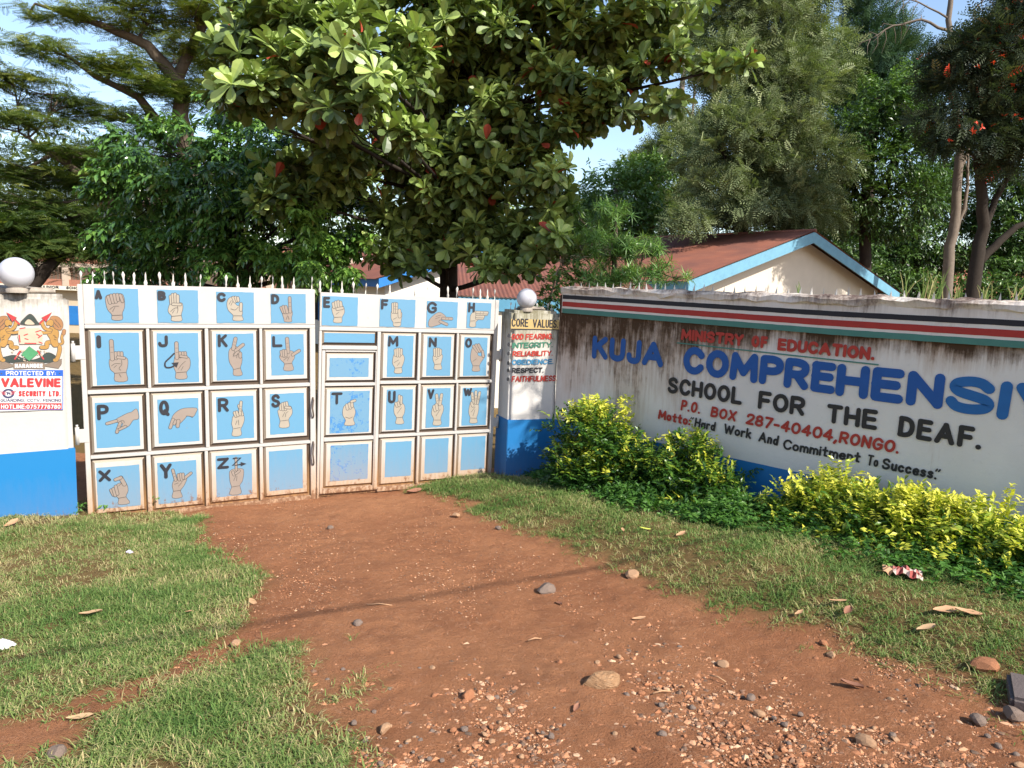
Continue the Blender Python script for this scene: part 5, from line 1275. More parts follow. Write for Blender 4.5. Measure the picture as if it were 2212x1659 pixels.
# grey green silver oak above the cream house
L_GRE = leafm('grey_fern_leaf', [(0, (.06, .085, .035)), (.55, (.18, .22, .105)), (1, (.38, .42, .23))], .7, .12, .25)
def fern_tree(blobs, N, size, tone0, up=.35):
    P, O, H, C = tips_in(blobs, N, 14, .16, .45); n = len(P)
    D = nrmz(O * .8 + rng.normal(size=(n, 3)) * .45 + UP * up)
    parts = []
    for k in range(4):
        d = nrmz(D + rng.normal(size=(n, 3)) * .5 - UP * .15 * k)
        parts.append(single(P + rng.normal(size=(n, 3)) * .08, d, UP + rng.normal(size=(n, 3)) * .6, FERN, size * (.7 + .6 * rng.random(n)), np.clip(tone0 + .2 * H + .22 * rng.normal(size=n), 0, 1)))
    return gather(parts), C
bl = [blob(*b) for b in ((1560, 330, 23, 80, 70, 1.5), (1680, 320, 23.5, 90, 70, 1.5), (1620, 200, 24, 90, 80, 1.6), (1730, 210, 24, 80, 90, 1.6), (1550, 140, 23.5, 50, 60, 1.1), (1700, 70, 24, 90, 80, 1.5), (1640, 40, 24, 70, 70, 1.3), (1780, 340, 24, 55, 80, 1.2), (1650, 440, 23, 110, 45, 1.5), (1550, 420, 23, 70, 40, 1.1), (1750, 450, 23.5, 80, 40, 1.1), (1700, -40, 24, 130, 60, 1.6), (1580, 30, 24, 45, 70, 1.0), (1790, 130, 24.3, 50, 70, 1.0), (1600, 270, 23, 70, 60, 1.2), (1480, 470, 22.5, 60, 28, .8), (1690, 160, 23.4, 70, 70, 1.2), (1720, 390, 23.2, 80, 50, 1.2), (1640, 350, 26, 150, 120, 1.2), (1660, 120, 26, 120, 130, 1.2))]
parts, C = fern_tree(bl, 5600, .46, .5)
b0 = at(1600, 640, 24); tp = [Vector((b0.x, b0.y, 0)), at(1602, 500, 24), at(1600, 420, 24), at(1640, 300, 24), at(1660, 160, 24), at(1680, 0, 24)]
tp2 = [at(1600, 425, 24), at(1560, 330, 23.6), at(1545, 230, 23.6), at(1550, 120, 23.6)]; tp3 = [at(1600, 430, 24), at(1700, 330, 24), at(1740, 200, 24), at(1760, 60, 24)]
make_tree('silver_oak', 'tall grey green fern leaved tree rising above the cream house roof', 'tree', (b0.x, b0.y, 0), [(tp, [.26, .23, .2, .13, .09, .04]), (tp2, [.12, .09, .06, .03]), (tp3, [.12, .09, .06, .03])], bl, C, parts, BARK_D, L_GRE, .05, .014, .1)
# thin stemmed sparse tree
bl = [blob(*b) for b in ((1470, 330, 32.2, 55, 40, .8), (1440, 400, 32.2, 60, 35, .8), (1500, 90, 32.6, 30, 60, .5), (1470, 40, 32.6, 30, 50, .5), (1400, 440, 31.9, 70, 28, .7), (1480, 430, 31.9, 50, 30, .7), (1420, 330, 32.6, 30, 31.0, .4), (1510, 260, 32.6, 30, 40, .5), (1450, 240, 32.6, 20, 30, .3), (1370, 370, 32.6, 40, 18, .4), (1480, -40, 32.6, 50, 40, .7))]
parts, C = fern_tree(bl, 1300, .55, .6)
b0 = at(1473, 640, 32.6); tp = [Vector((b0.x, b0.y, 0)), at(1472, 480, 32.6), at(1476, 320, 32.6), at(1474, 180, 32.6), at(1482, 40, 32.6), at(1480, -120, 32.6)]; tp2 = [at(1475, 360, 32.6), at(1500, 200, 32.9), at(1512, 60, 32.9), at(1516, -80, 32.9)]; tp3 = [at(1470, 500, 32.6), at(1440, 480, 32.4), at(1420, 440, 32.2), at(1400, 420, 32.2)]
make_tree('silver_oak', 'slim twin stemmed tree with sparse foliage and sky behind', 'tree', (b0.x, b0.y, 0), [(tp, [.17, .16, .14, .11, .08, .05]), (tp2, [.06, .05, .04, .02]), (tp3, [.05, .045, .035, .02])], bl, C, parts, BARK_L, L_GRE, .03, .010, .1)
# conifer far behind
L_CON = leafm('conifer_needles', [(0, (.020, .05, .028)), (.6, (.055, .11, .055)), (1, (.12, .19, .08))], .6, .2, .15)
bl = [blob(*b) for b in ((1872, -20, 40, 28, 40, 1.0), (1876, 30, 40, 40, 34, 1.2), (1880, 80, 40, 60, 34, 1.6), (1885, 130, 40, 80, 34, 2.0), (1880, 180, 40, 95, 36, 2.2), (1960, 120, 40, 45, 14, .8), (1985, 150, 40, 40, 12, .8), (1880, 240, 40, 90, 40, 2.2), (1930, 60, 40, 30, 12, .6), (1990, 210, 41, 45, 40, 1.2))]
P, O, H, C = tips_in(bl, 5000, 12, .16, .5); n = len(P)
parts = gather([single(P, nrmz(O * .9 + UP * .25 + rng.normal(size=(n, 3)) * .35), UP + rng.normal(size=(n, 3)) * .4, NEED, .5 + .4 * rng.random(n), np.clip(.5 + .2 * H + .2 * rng.normal(size=n), 0, 1)) for _ in range(2)])
b0 = at(1880, 640, 40.5); make_tree('conifer', 'distant dark conifer whose pointed top stands behind the broadleaf tree', 'tree', (b0.x, b0.y, 0), [([Vector((b0.x, b0.y, 0)), at(1878, 300, 40.5), at(1872, -60, 40.3)], [.4, .25, .05])], bl, C, parts, BARK, L_CON, .05, .015, .05, False)
# green broadleaf tree
L_BRO = leafm('mid_green_leaf', [(0, (.026, .055, .015)), (.55, (.075, .145, .034)), (1, (.17, .27, .06))], .38, .45, .25)
bl = [blob(*b) for b in ((1900, 215, 25, 50, 45, 1.2), (1965, 180, 25, 22, 45, .6), (1982, 150, 25, 16, 30, .4), (1870, 290, 25, 80, 45, 1.4), (1950, 260, 25, 55, 50, 1.1), (1850, 350, 25, 90, 45, 1.4), (1945, 345, 25, 70, 45, 1.2), (1870, 425, 25, 80, 40, 1.2), (1965, 425, 25, 60, 40, 1.0), (1800, 420, 26, 50, 50, 1.0), (1900, 480, 26, 80, 25, 1.0), (2010, 300, 25.5, 40, 30, .7), (2020, 400, 25.5, 40, 35, .7))]
P, O, H, C = tips_in(bl, 3300, 10, .19, .5); n = len(P)
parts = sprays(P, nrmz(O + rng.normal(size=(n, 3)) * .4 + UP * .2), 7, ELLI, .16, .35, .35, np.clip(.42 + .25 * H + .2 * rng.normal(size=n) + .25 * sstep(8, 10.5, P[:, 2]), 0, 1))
b0 = at(1868, 640, 26); tp = [Vector((b0.x, b0.y, 0)), at(1868, 500, 26), at(1872, 400, 25.6), at(1900, 260, 25.2)]; tp2 = [at(1869, 470, 25.8), at(1910, 430, 25.5), at(1935, 330, 25.2), at(1965, 200, 25)]; tp3 = [at(1868, 450, 25.8), at(1840, 400, 25.6), at(1835, 330, 25.4)]
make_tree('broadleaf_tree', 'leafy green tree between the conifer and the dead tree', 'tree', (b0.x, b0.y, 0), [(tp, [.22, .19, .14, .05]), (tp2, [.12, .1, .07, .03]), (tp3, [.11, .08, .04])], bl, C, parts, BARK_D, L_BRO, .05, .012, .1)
# dead tree: pale bare trunk and drooping bare branches
b0 = at(2050, 640, 22); root = empty('dead_tree', (b0.x, b0.y, 0), 0, 'bare dead tree with a pale trunk and drooping leafless branches', 'tree')
mb = MB(); B0 = Vector((b0.x, b0.y, 0))
def br(pts, r): 
    P = W(*pts) if not isinstance(pts[0], Vector) else pts
    Q_ = []; R_ = []
    for i in range(len(P) - 1):
        for q in range(3):
            t = q / 3; Q_.append(P[i].lerp(P[i + 1], t) + (Vector((random.uniform(-1, 1), random.uniform(-1, 1), random.uniform(-1, 1))) * (P[i + 1] - P[i]).length * .035 if q else Vector())); R_.append(r[i] * (1 - t) + r[i + 1] * t)
    Q_.append(P[-1]); R_.append(r[-1]); mb.tube([q - B0 for q in Q_], R_, 8); return Q_
tr_ = br([B0] + W((2050, 560, 22), (2062, 480, 22), (2067, 400, 22), (2075, 320, 22), (2066, 240, 22), (2056, 190, 22), (2047, 110, 22), (2053, 10, 22), (2062, -80, 22)), [.16, .15, .135, .125, .115, .105, .095, .085, .07, .04])
mb.build('trunk', BARK_L, root)
for pts, r in (([(2055, 180, 22), (2075, 110, 22), (2110, 60, 22), (2150, 20, 22), (2190, -10, 22)], [.07, .06, .045, .03, .02]), ([(2046, 65, 22), (1990, 42, 22), (1930, 55, 22), (1880, 85, 22)], [.045, .035, .022, .008]), ([(2049, 40, 22), (1985, 5, 22), (1930, -10, 22)], [.03, .02, .008]),
  ([(2070, 380, 22), (2095, 310, 22), (2110, 250, 22)], [.06, .05, .03]), ([(2066, 500, 22), (2086, 430, 22), (2092, 330, 22)], [.07, .05, .03]), ([(2040, 110, 22), (2020, 160, 21.9), (2015, 210, 21.8)], [.03, .018, .006]), ([(2100, 70, 22), (2105, 20, 22), (2130, -5, 22)], [.03, .02, .01])):
    mb = MB(); Q_ = br(pts, r)
    if len(pts) > 2:
        for q in Q_[3::1]:
            for _ in range(2):
                a = random.uniform(-1, 1); e = q + Vector((random.uniform(-.5, .3), random.uniform(-.3, .3), random.uniform(-.7, .25))); m_ = q.lerp(e, .5) + Vector((random.uniform(-.1, .1), 0, random.uniform(0, .15)))
                mb.tube([v - B0 for v in (q, m_, e)], [.012, .009, .003], 4, cap=False)
    mb.build('branch', BARK_L, root)
# dark leaning tree with red blossom at the right edge
L_DRK = leafm('dark_fern_leaf', [(0, (.022, .036, .018)), (.6, (.06, .085, .04)), (.9, (.14, .17, .07)), (.93, (.55, .05, .02)), (1, (.65, .07, .03))], .5, .3, .2)
bl = [blob(*b) for b in ((2120, 120, 19, 80, 45, 1.1), (2185, 60, 19, 70, 55, 1.1), (2195, 165, 19, 70, 50, 1.1), (2075, 195, 19, 60, 32, .8), (2100, 265, 19, 90, 28, .9), (2205, 260, 19, 70, 40, .9), (2035, 290, 19, 30, 26, .5), (2160, 215, 18.8, 70, 40, .9), (2240, -20, 19, 80, 60, 1.2), (2150, 300, 19.3, 60, 22, .7), (2290, 160, 19, 90, 120, 1.4), (2190, 350, 19.5, 50, 30, .7), (2060, 120, 19.2, 40, 20, .5))]
(V, F, t_), C = fern_tree(bl, 2300, .42, .38, .2)
P, O, H, _ = tips_in(bl, 18, 2, .25, .3); P[:, 1] -= .8
rb = rosettes(P, O, 5, OVAL, .08, (40, 100), np.full(len(P), .8), .5, 1.1)
b0 = at(2105, 640, 20); tp = [Vector((b0.x, b0.y, 0)), at(2110, 565, 20), at(2126, 490, 20), at(2120, 410, 19.8), at(2112, 340, 19.6), at(2132, 270, 19.4), at(2140, 150, 19.2)]
tp2 = [at(2112, 570, 20), at(2160, 520, 20), at(2195, 490, 20), at(2250, 470, 20)]; tp3 = [at(2124, 500, 20), at(2150, 430, 20), at(2185, 370, 19.8), at(2215, 330, 19.6)]
make_tree('flame_tree', 'dark leaning tree with red blossoms at the right edge', 'tree', (b0.x, b0.y, 0), [(tp, [.20, .17, .15, .13, .10, .08, .04]), (tp2, [.12, .10, .08, .05]), (tp3, [.10, .08, .06, .03])], bl, C, gather([(V, F, t_), rb]), BARK_D, L_DRK, .05, .014, .1)
# narrow leaved shrub behind the sign wall, in front of the house roof
L_THE = leafm('narrow_leaf', [(0, (.045, .10, .025)), (.6, (.11, .22, .05)), (1, (.24, .35, .08))], .35, .45, .3)
bl = [blob(*b) for b in ((1330, 470, 11.2, 40, 35, .4), (1290, 530, 11.1, 45, 40, .5), (1350, 545, 11, 60, 35, .5), (1420, 585, 10.8, 45, 20, .4), (1280, 595, 10.7, 55, 25, .4), (1355, 600, 10.6, 70, 18, .4), (1470, 603, 10.5, 20, 8, .2), (1260, 480, 11.3, 30, 25, .3), (1390, 545, 11, 30, 20, .3))]
P, O, H, C = tips_in(bl, 360, 4, .22, .5)
parts = rosettes(P, O, 18, NARR, .165, (25, 120), np.clip(.5 + .25 * H + .15 * rng.normal(size=len(P)), 0, 1), .8)
b0 = at(1325, 640, 11.1); tp = [Vector((b0.x, b0.y, 0)), at(1325, 600, 11.1), at(1330, 500, 11.2), at(1332, 440, 11.2)]; tp2 = [at(1325, 610, 11.1), at(1290, 560, 11.1), at(1275, 500, 11.2)]; tp3 = [at(1325, 615, 11.1), at(1380, 580, 10.9), at(1430, 590, 10.8)]
make_tree('narrow_leaved_shrub', 'bright green narrow leaved shrub spilling over the sign wall before the rusty roof', 'shrub', (b0.x, b0.y, 0), [(tp, [.05, .04, .03, .01]), (tp2, [.03, .02, .01]), (tp3, [.03, .02, .01])], bl, C, parts, BARK, L_THE, .02, .006, .1)
# leafy climber behind the right pillar
bl = [blob(*b) for b in ((1180, 650, 10.1, 26, 22, .25), (1200, 615, 10.2, 20, 20, .2), (1165, 672, 10.0, 20, 10, .15), (1215, 570, 10.6, 25, 40, .3))]
P, O, H, C = tips_in(bl, 120, 6, .2, .5)
parts = sprays(P, nrmz(O + rng.normal(size=O.shape) * .4), 5, OVAL, .10, .14, .3, np.clip(.45 + .2 * rng.normal(size=len(P)), 0, 1))
b0 = at(1185, 640, 10.3); tp = [Vector((b0.x, b0.y, 0)), at(1185, 660, 10.2), at(1195, 620, 10.2), at(1212, 560, 10.5)]
make_tree('shrub', 'small leafy shrub squeezed between the smaller globe lamp and the sign wall', 'shrub', (b0.x, b0.y, 0), [(tp, [.02, .018, .012, .006])], bl, C, parts, BARK, L_BRO, .01, .004, .1)
# round green trees between the big tree and the house
bl = [blob(*b) for b in ((1330, 420, 30, 90, 50, 1.8), (1430, 490, 30, 70, 30, 1.4), (1240, 470, 30, 80, 45, 1.6), (1380, 370, 31, 60, 30, 1.2), (1290, 500, 29, 90, 30, 1.4))]
P, O, H, C = tips_in(bl, 2600, 10, .2, .5); n = len(P)
parts = sprays(P, nrmz(O + rng.normal(size=(n, 3)) * .4), 6, ELLI, .20, .4, .35, np.clip(.75 + .2 * H + .2 * rng.normal(size=n), 0, 1))
b0 = at(1330, 620, 30); make_tree('broadleaf_tree', 'round mid green tree far behind the narrow leaved shrub', 'tree', (b0.x, b0.y, 0), [([Vector((b0.x, b0.y, 0)), at(1330, 500, 30), at(1330, 400, 30)], [.25, .2, .06])], bl, C, parts, BARK, L_BRO, .07, .015, .1)
# dark trees filling the yard at the right, sky showing between them
for bx, lab, bb in ((1985, 'dark yard tree with arching lower limbs between the dead tree and the house gable', ((1985, 520, 30, 60, 35, 1.4), (1930, 560, 30, 60, 30, 1.4), (1840, 540, 30, 70, 40, 1.4), (1990, 450, 30, 45, 30, 1.1), (1910, 500, 31, 60, 28, 1.2), (1800, 470, 31, 50, 40, 1.2), (2010, 380, 31, 35, 40, 1.0), (1890, 595, 29, 80, 20, 1.2), (2060, 560, 30, 40, 25, 1.0))), (2185, 'dark yard tree behind the leaning trunk at the right edge', ((2170, 430, 29, 60, 40, 1.4), (2210, 520, 29, 70, 45, 1.4), (2080, 470, 30, 50, 40, 1.2), (2140, 560, 29, 80, 22, 1.2), (2230, 380, 29, 60, 40, 1.2), (2040, 400, 31, 40, 35, 1.1), (2100, 340, 30, 60, 30, 1.2), (2170, 490, 29, 60, 40, 1.2), (2200, 590, 28, 80, 20, 1.0)))):
    bl = [blob(*b) for b in bb]
    P, O, H, C = tips_in(bl, 3600, 10, .22, .5); n = len(P)
    parts = sprays(P, nrmz(O + rng.normal(size=(n, 3)) * .4), 6, ELLI, .17, .36, .35, np.clip(.36 + .25 * H + .2 * rng.normal(size=n), 0, 1))
    b0 = at(bx, 640, 30); make_tree('broadleaf_tree', lab, 'tree', (b0.x, b0.y, 0), [([Vector((b0.x, b0.y, 0)), at(bx - 5, 560, 30), at(bx - 10, 440, 30)], [.28, .22, .08])], bl, C, parts, BARK_D, L_BRO, .10, .018, .15)
# distant wood closing the view
L_FAR = leafm('distant_leaf', [(0, (.03, .05, .018)), (.5, (.08, .12, .035)), (1, (.20, .25, .07))], .6, .2, .25)
N = 80000; tx = rng.random(N) * 120 - 58; ty = 46 + rng.random(N) * 12
top = 4.0 + 6.5 * fbm(tx * .22, tx * 0 + 3, 3, 61) + 3.5 * sstep(6, -12, tx)
tz = .2 + (top - .2) * rng.random(N) ** .8
keep = vnoise(tx * .9, tz * 1.1, 62) > .2
P = np.stack([tx, ty, tz], 1)[keep]; n = len(P)
V, F = instance(ELLI[0], ELLI[1], P, nrmz(rvec(n) + np.array([0, -.3, -.3])), UP + rng.normal(size=(n, 3)) * .7, .26 + .26 * rng.random(n))
o = link('distant_trees', np_mesh('distant_trees', V, quads=F, mats=L_FAR, tone=np.repeat(np.clip(.5 + .25 * rng.normal(size=n), 0, 1), len(ELLI[0]))))
tag(o, 'far off wood closing the view behind the school grounds', None, None, 'stuff')
# clipped dark hedge in the yard at the right
N = 9000; hx = rng.random(N); q0 = at(1960, 640, 27); q1 = at(2330, 640, 25)
hz = rng.random(N) ** .7 * 3.6; P = np.stack([q0.x + (q1.x - q0.x) * hx + rng.normal(size=N) * .05, q0.y + (q1.y - q0.y) * hx + rng.normal(size=N) * .35, hz * (.92 + .16 * vnoise(hx * 40, hx * 0, 5))], 1)
V, F = instance(ELLI[0], ELLI[1], P, rvec(N), UP + rng.normal(size=(N, 3)) * .6, .14 + .08 * rng.random(N))
o = link('hedge', np_mesh('hedge', V, quads=F, mats=L_BRO, tone=np.repeat(np.clip(.3 + .3 * sstep(3.0, 3.6, P[:, 2]) + .15 * rng.normal(size=N), 0, 1), len(ELLI[0]))))
tag(o, 'dark leafy hedge behind the sign wall under the red blossomed tree', 'hedge')

# ------------------------------------------------------------------ golden bushes in front of the sign wall
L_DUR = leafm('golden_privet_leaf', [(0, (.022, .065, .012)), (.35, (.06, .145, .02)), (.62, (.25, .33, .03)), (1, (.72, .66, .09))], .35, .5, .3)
def bush(label, blobs, N, gold, shoots=()):
    P, O, H, C = tips_in(blobs, int(N * 2.1), 8, .26, .38); n = len(P)
    D = nrmz(O * np.array([.7, .7, .4]) + UP * .45 + rng.normal(size=(n, 3)) * .35)
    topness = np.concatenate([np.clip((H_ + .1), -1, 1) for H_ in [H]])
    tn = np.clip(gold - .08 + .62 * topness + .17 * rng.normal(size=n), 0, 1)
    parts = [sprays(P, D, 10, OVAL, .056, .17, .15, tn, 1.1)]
    for px, py, Y, h in shoots:
        q = np.array(at(px, py, Y)); k = 14
        PP = q + np.stack([rng.normal(size=k) * .015, rng.normal(size=k) * .015, -np.linspace(0, h, k)], 1)
        parts.append(sprays(PP, nrmz(rng.normal(size=(k, 3)) * np.array([1, 1, .2]) + UP * .5), 8, OVAL, .055, .10, .1, np.full(k, .85)))
    c = sum((b[0] for b in blobs), np.zeros(3)) / len(blobs)
    base = Vector((c[0], c[1], gz(c[0], c[1])))
    stems = []
    for i in range(6):
        b = blobs[i % len(blobs)]
        e = Vector(b[0] + rng.normal(size=3) * b[1] * .3); s = base + Vector((random.uniform(-.15, .15), random.uniform(-.1, .1), -.03))
        stems.append(([s, s.lerp(e, .5) + Vector((0, 0, .05)), e], [.014, .011, .006]))
    return make_tree('golden_bush', label, 'bush', base, stems, blobs, C, gather(parts), BARK, L_DUR, .01, .004, .0, True, 'golden bushes along the sign wall')
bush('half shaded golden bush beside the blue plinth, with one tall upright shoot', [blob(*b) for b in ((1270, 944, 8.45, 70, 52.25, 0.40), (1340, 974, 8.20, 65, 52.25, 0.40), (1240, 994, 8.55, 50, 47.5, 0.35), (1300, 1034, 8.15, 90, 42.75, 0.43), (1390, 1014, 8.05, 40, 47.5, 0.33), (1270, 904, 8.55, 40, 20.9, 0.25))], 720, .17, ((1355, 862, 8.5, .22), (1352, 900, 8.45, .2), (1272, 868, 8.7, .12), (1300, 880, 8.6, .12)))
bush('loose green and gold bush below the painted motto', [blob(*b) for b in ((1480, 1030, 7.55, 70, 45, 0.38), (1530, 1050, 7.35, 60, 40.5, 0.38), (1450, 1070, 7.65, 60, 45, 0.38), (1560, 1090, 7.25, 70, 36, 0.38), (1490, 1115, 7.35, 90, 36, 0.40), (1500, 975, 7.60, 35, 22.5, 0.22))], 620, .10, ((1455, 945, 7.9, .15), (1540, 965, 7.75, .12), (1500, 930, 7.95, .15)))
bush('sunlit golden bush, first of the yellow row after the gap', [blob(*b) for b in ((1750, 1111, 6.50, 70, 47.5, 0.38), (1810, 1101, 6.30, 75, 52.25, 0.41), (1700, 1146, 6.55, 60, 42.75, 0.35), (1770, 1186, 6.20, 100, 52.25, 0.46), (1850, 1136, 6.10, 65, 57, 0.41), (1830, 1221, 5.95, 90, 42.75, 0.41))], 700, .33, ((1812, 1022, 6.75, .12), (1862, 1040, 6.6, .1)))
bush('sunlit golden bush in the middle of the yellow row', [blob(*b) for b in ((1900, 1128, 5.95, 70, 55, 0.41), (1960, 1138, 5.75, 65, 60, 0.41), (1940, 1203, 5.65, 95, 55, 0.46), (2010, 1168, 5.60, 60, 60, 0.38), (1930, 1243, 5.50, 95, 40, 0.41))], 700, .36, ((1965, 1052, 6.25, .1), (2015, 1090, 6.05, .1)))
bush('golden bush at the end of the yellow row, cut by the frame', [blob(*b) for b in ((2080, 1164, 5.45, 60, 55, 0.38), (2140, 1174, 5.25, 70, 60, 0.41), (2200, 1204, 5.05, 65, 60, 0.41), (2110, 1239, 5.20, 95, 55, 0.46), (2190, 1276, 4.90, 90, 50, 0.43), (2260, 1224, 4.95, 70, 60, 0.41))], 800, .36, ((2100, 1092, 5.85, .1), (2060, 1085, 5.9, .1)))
# low weeds between the bushes and the grass
N = 11000; al = -.3 + rng.random(N) * 7.0; we = weed_edge(al); wd = .08 + (we - .0) * rng.random(N) ** .75
wx = .64 + al * .6947 + wd * WN[0]; wy = 9.5 - al * .7193 + wd * WN[1]
pt = fbm(wx * 2.3, wy * 2.3, 3, 71)
keep = rng.random(N) < sstep(we + .02, we - .35, wd) * np.clip(2.4 * (pt - .25), .1, 1); wx, wy, wd, we, pt = wx[keep], wy[keep], wd[keep], we[keep], pt[keep]; n = len(wx)
P = np.stack([wx, wy, gz_base(wx, wy) + (.015 + .20 * pt * rng.random(n)) * (.4 + .6 * sstep(we, we - .5, wd))], 1)
V, F, t_ = sprays(P, nrmz(rng.normal(size=(n, 3)) * np.array([1, 1, .3]) + UP * .7), 6, OVAL, .050, .09, .3, np.clip(.35 + .2 * rng.normal(size=n), 0, 1))
L_WEED = leafm('weed_leaf', [(0, (.035, .095, .02)), (.5, (.085, .20, .035)), (1, (.18, .31, .07))], .45, .3, .35)
tag(link('weeds', np_mesh('weeds', V, quads=F, mats=L_WEED, tone=t_)), 'low leafy weeds at the foot of the golden bushes', None, None, 'stuff')
def weed(px, py, label, n, h, size, cat='weed'):
    q = ground_at(px, py); P = np.array([(random.gauss(0, h * .25), random.gauss(0, h * .25), h * random.uniform(.2, 1)) for _ in range(n)])
    V, F, t = sprays(P, nrmz(rng.normal(size=(n, 3)) * np.array([1, 1, .3]) + UP * .1), 4, OVAL, size, size * .9, .5, np.clip(.6 + .25 * rng.normal(size=n), 0, 1))
    root = empty('weed', q, 0, label, cat, 'weeds growing against the gate')
    mb = MB()
    for p in P[:6]: mb.tube([(0, 0, -.01), (p[0] * .4, p[1] * .4, p[2] * .6), tuple(p)], [.004, .003, .002], 5)
    mb.build('stem', L_WEED, root); link('leaves', np_mesh('leaves', V, quads=F, mats=L_WEED, tone=t), root)
weed(1020, 1008, 'tall broad leaved weed in front of the last blue panel by the core values pillar', 12, .36, .085)
weed(232, 1108, 'broad leaved weed in front of the panel lettered X', 10, .14, .07)
weed(330, 1106, 'thin weed between the panels lettered X and Y', 7, .20, .03)
weed(165, 1112, 'leafy weed at the corner of the crest pillar', 10, .16, .05)
# tree standing outside the frame on the right; its crown shades the core values pillar and the first bushes
bl = [(np.array(c), np.array(r)) for c, r in (((6.3, 5.4, 6.9), (.9, .8, .5)), ((5.3, 5.2, 6.2), (.7, .6, .4)), ((7.2, 4.6, 7.4), (1.0, .9, .5)), ((6.9, 6.2, 6.3), (.8, .7, .4)), ((8.4, 5.0, 6.4), (1.0, 1.0, .6)), ((4.6, 6.6, 7.7), (1.2, 1.0, .6)), ((3.6, 7.4, 7.5), (1.1, .9, .5)), ((4.0, 6.2, 8.8), (1.2, 1.0, .6)), ((2.9, 8.2, 8.0), (1.0, .9, .5)))]
P, O, H, C = tips_in(bl, 640, 6, .22, .55); n = len(P)
parts = rosettes(P, O, 9, NARR, .42, (30, 110), np.full(n, .4), .6)
tp = [Vector((8.6, 5.2, gz(8.6, 5.2))), Vector((8.5, 5.2, 2.5)), Vector((8.0, 5.2, 4.6)), Vector((7.3, 5.5, 6.5)), Vector((6.0, 6.2, 8.2))]
make_tree('narrow_leaved_tree', 'narrow leaved tree beside the drive just outside the frame', 'tree', tp[0], [(tp, [.16, .14, .11, .07, .03])], bl, C, parts, BARK, L_THE, .04, .01, .1)
# ------------------------------------------------------------------ stones, gravel, leaves and litter on the ground
def rock_mesh(seed, mat, flat=.6, cuts=5, name='stone'):
    rs = random.Random(seed); bm = bmesh.new(); bmesh.ops.create_icosphere(bm, subdivisions=2, radius=.5)
    pl = [(Vector((rs.gauss(0, 1), rs.gauss(0, 1), rs.gauss(0, 1))).normalized(), rs.uniform(.26, .42)) for _ in range(cuts)]
    sx, sy = rs.uniform(.7, 1), rs.uniform(.55, .95)
    for v in bm.verts:
        for n, d in pl:
            k = v.co.dot(n)
            if k > d: v.co -= n * (k - d) * .92
        v.co *= 1 + rs.uniform(-.05, .05)
        v.co = Vector((v.co.x * sx, v.co.y * sy, v.co.z * flat))
    mb = MB(); mb.bm(bm); return mb.mesh(name, mat)
def put(me, name, px, py, wpx, rot, label, cat, group=None, sink=.3, sc=None):
    q = ground_at(px, py); dist = (q - CP).length; s = wpx / 1600.0 * dist
    o = link(name, me, None, (q.x, q.y, q.z)); o.rotation_euler = (random.uniform(-.15, .15), random.uniform(-.15, .15), rot)
    o.scale = sc if sc else (s * 1.15, s * 1.15, s * 1.15); zmin = min(v.co.z for v in me.vertices) * o.scale[2]
    o.location.z = q.z - zmin * (1 - sink) - .002
    return tag(o, label, cat, group)
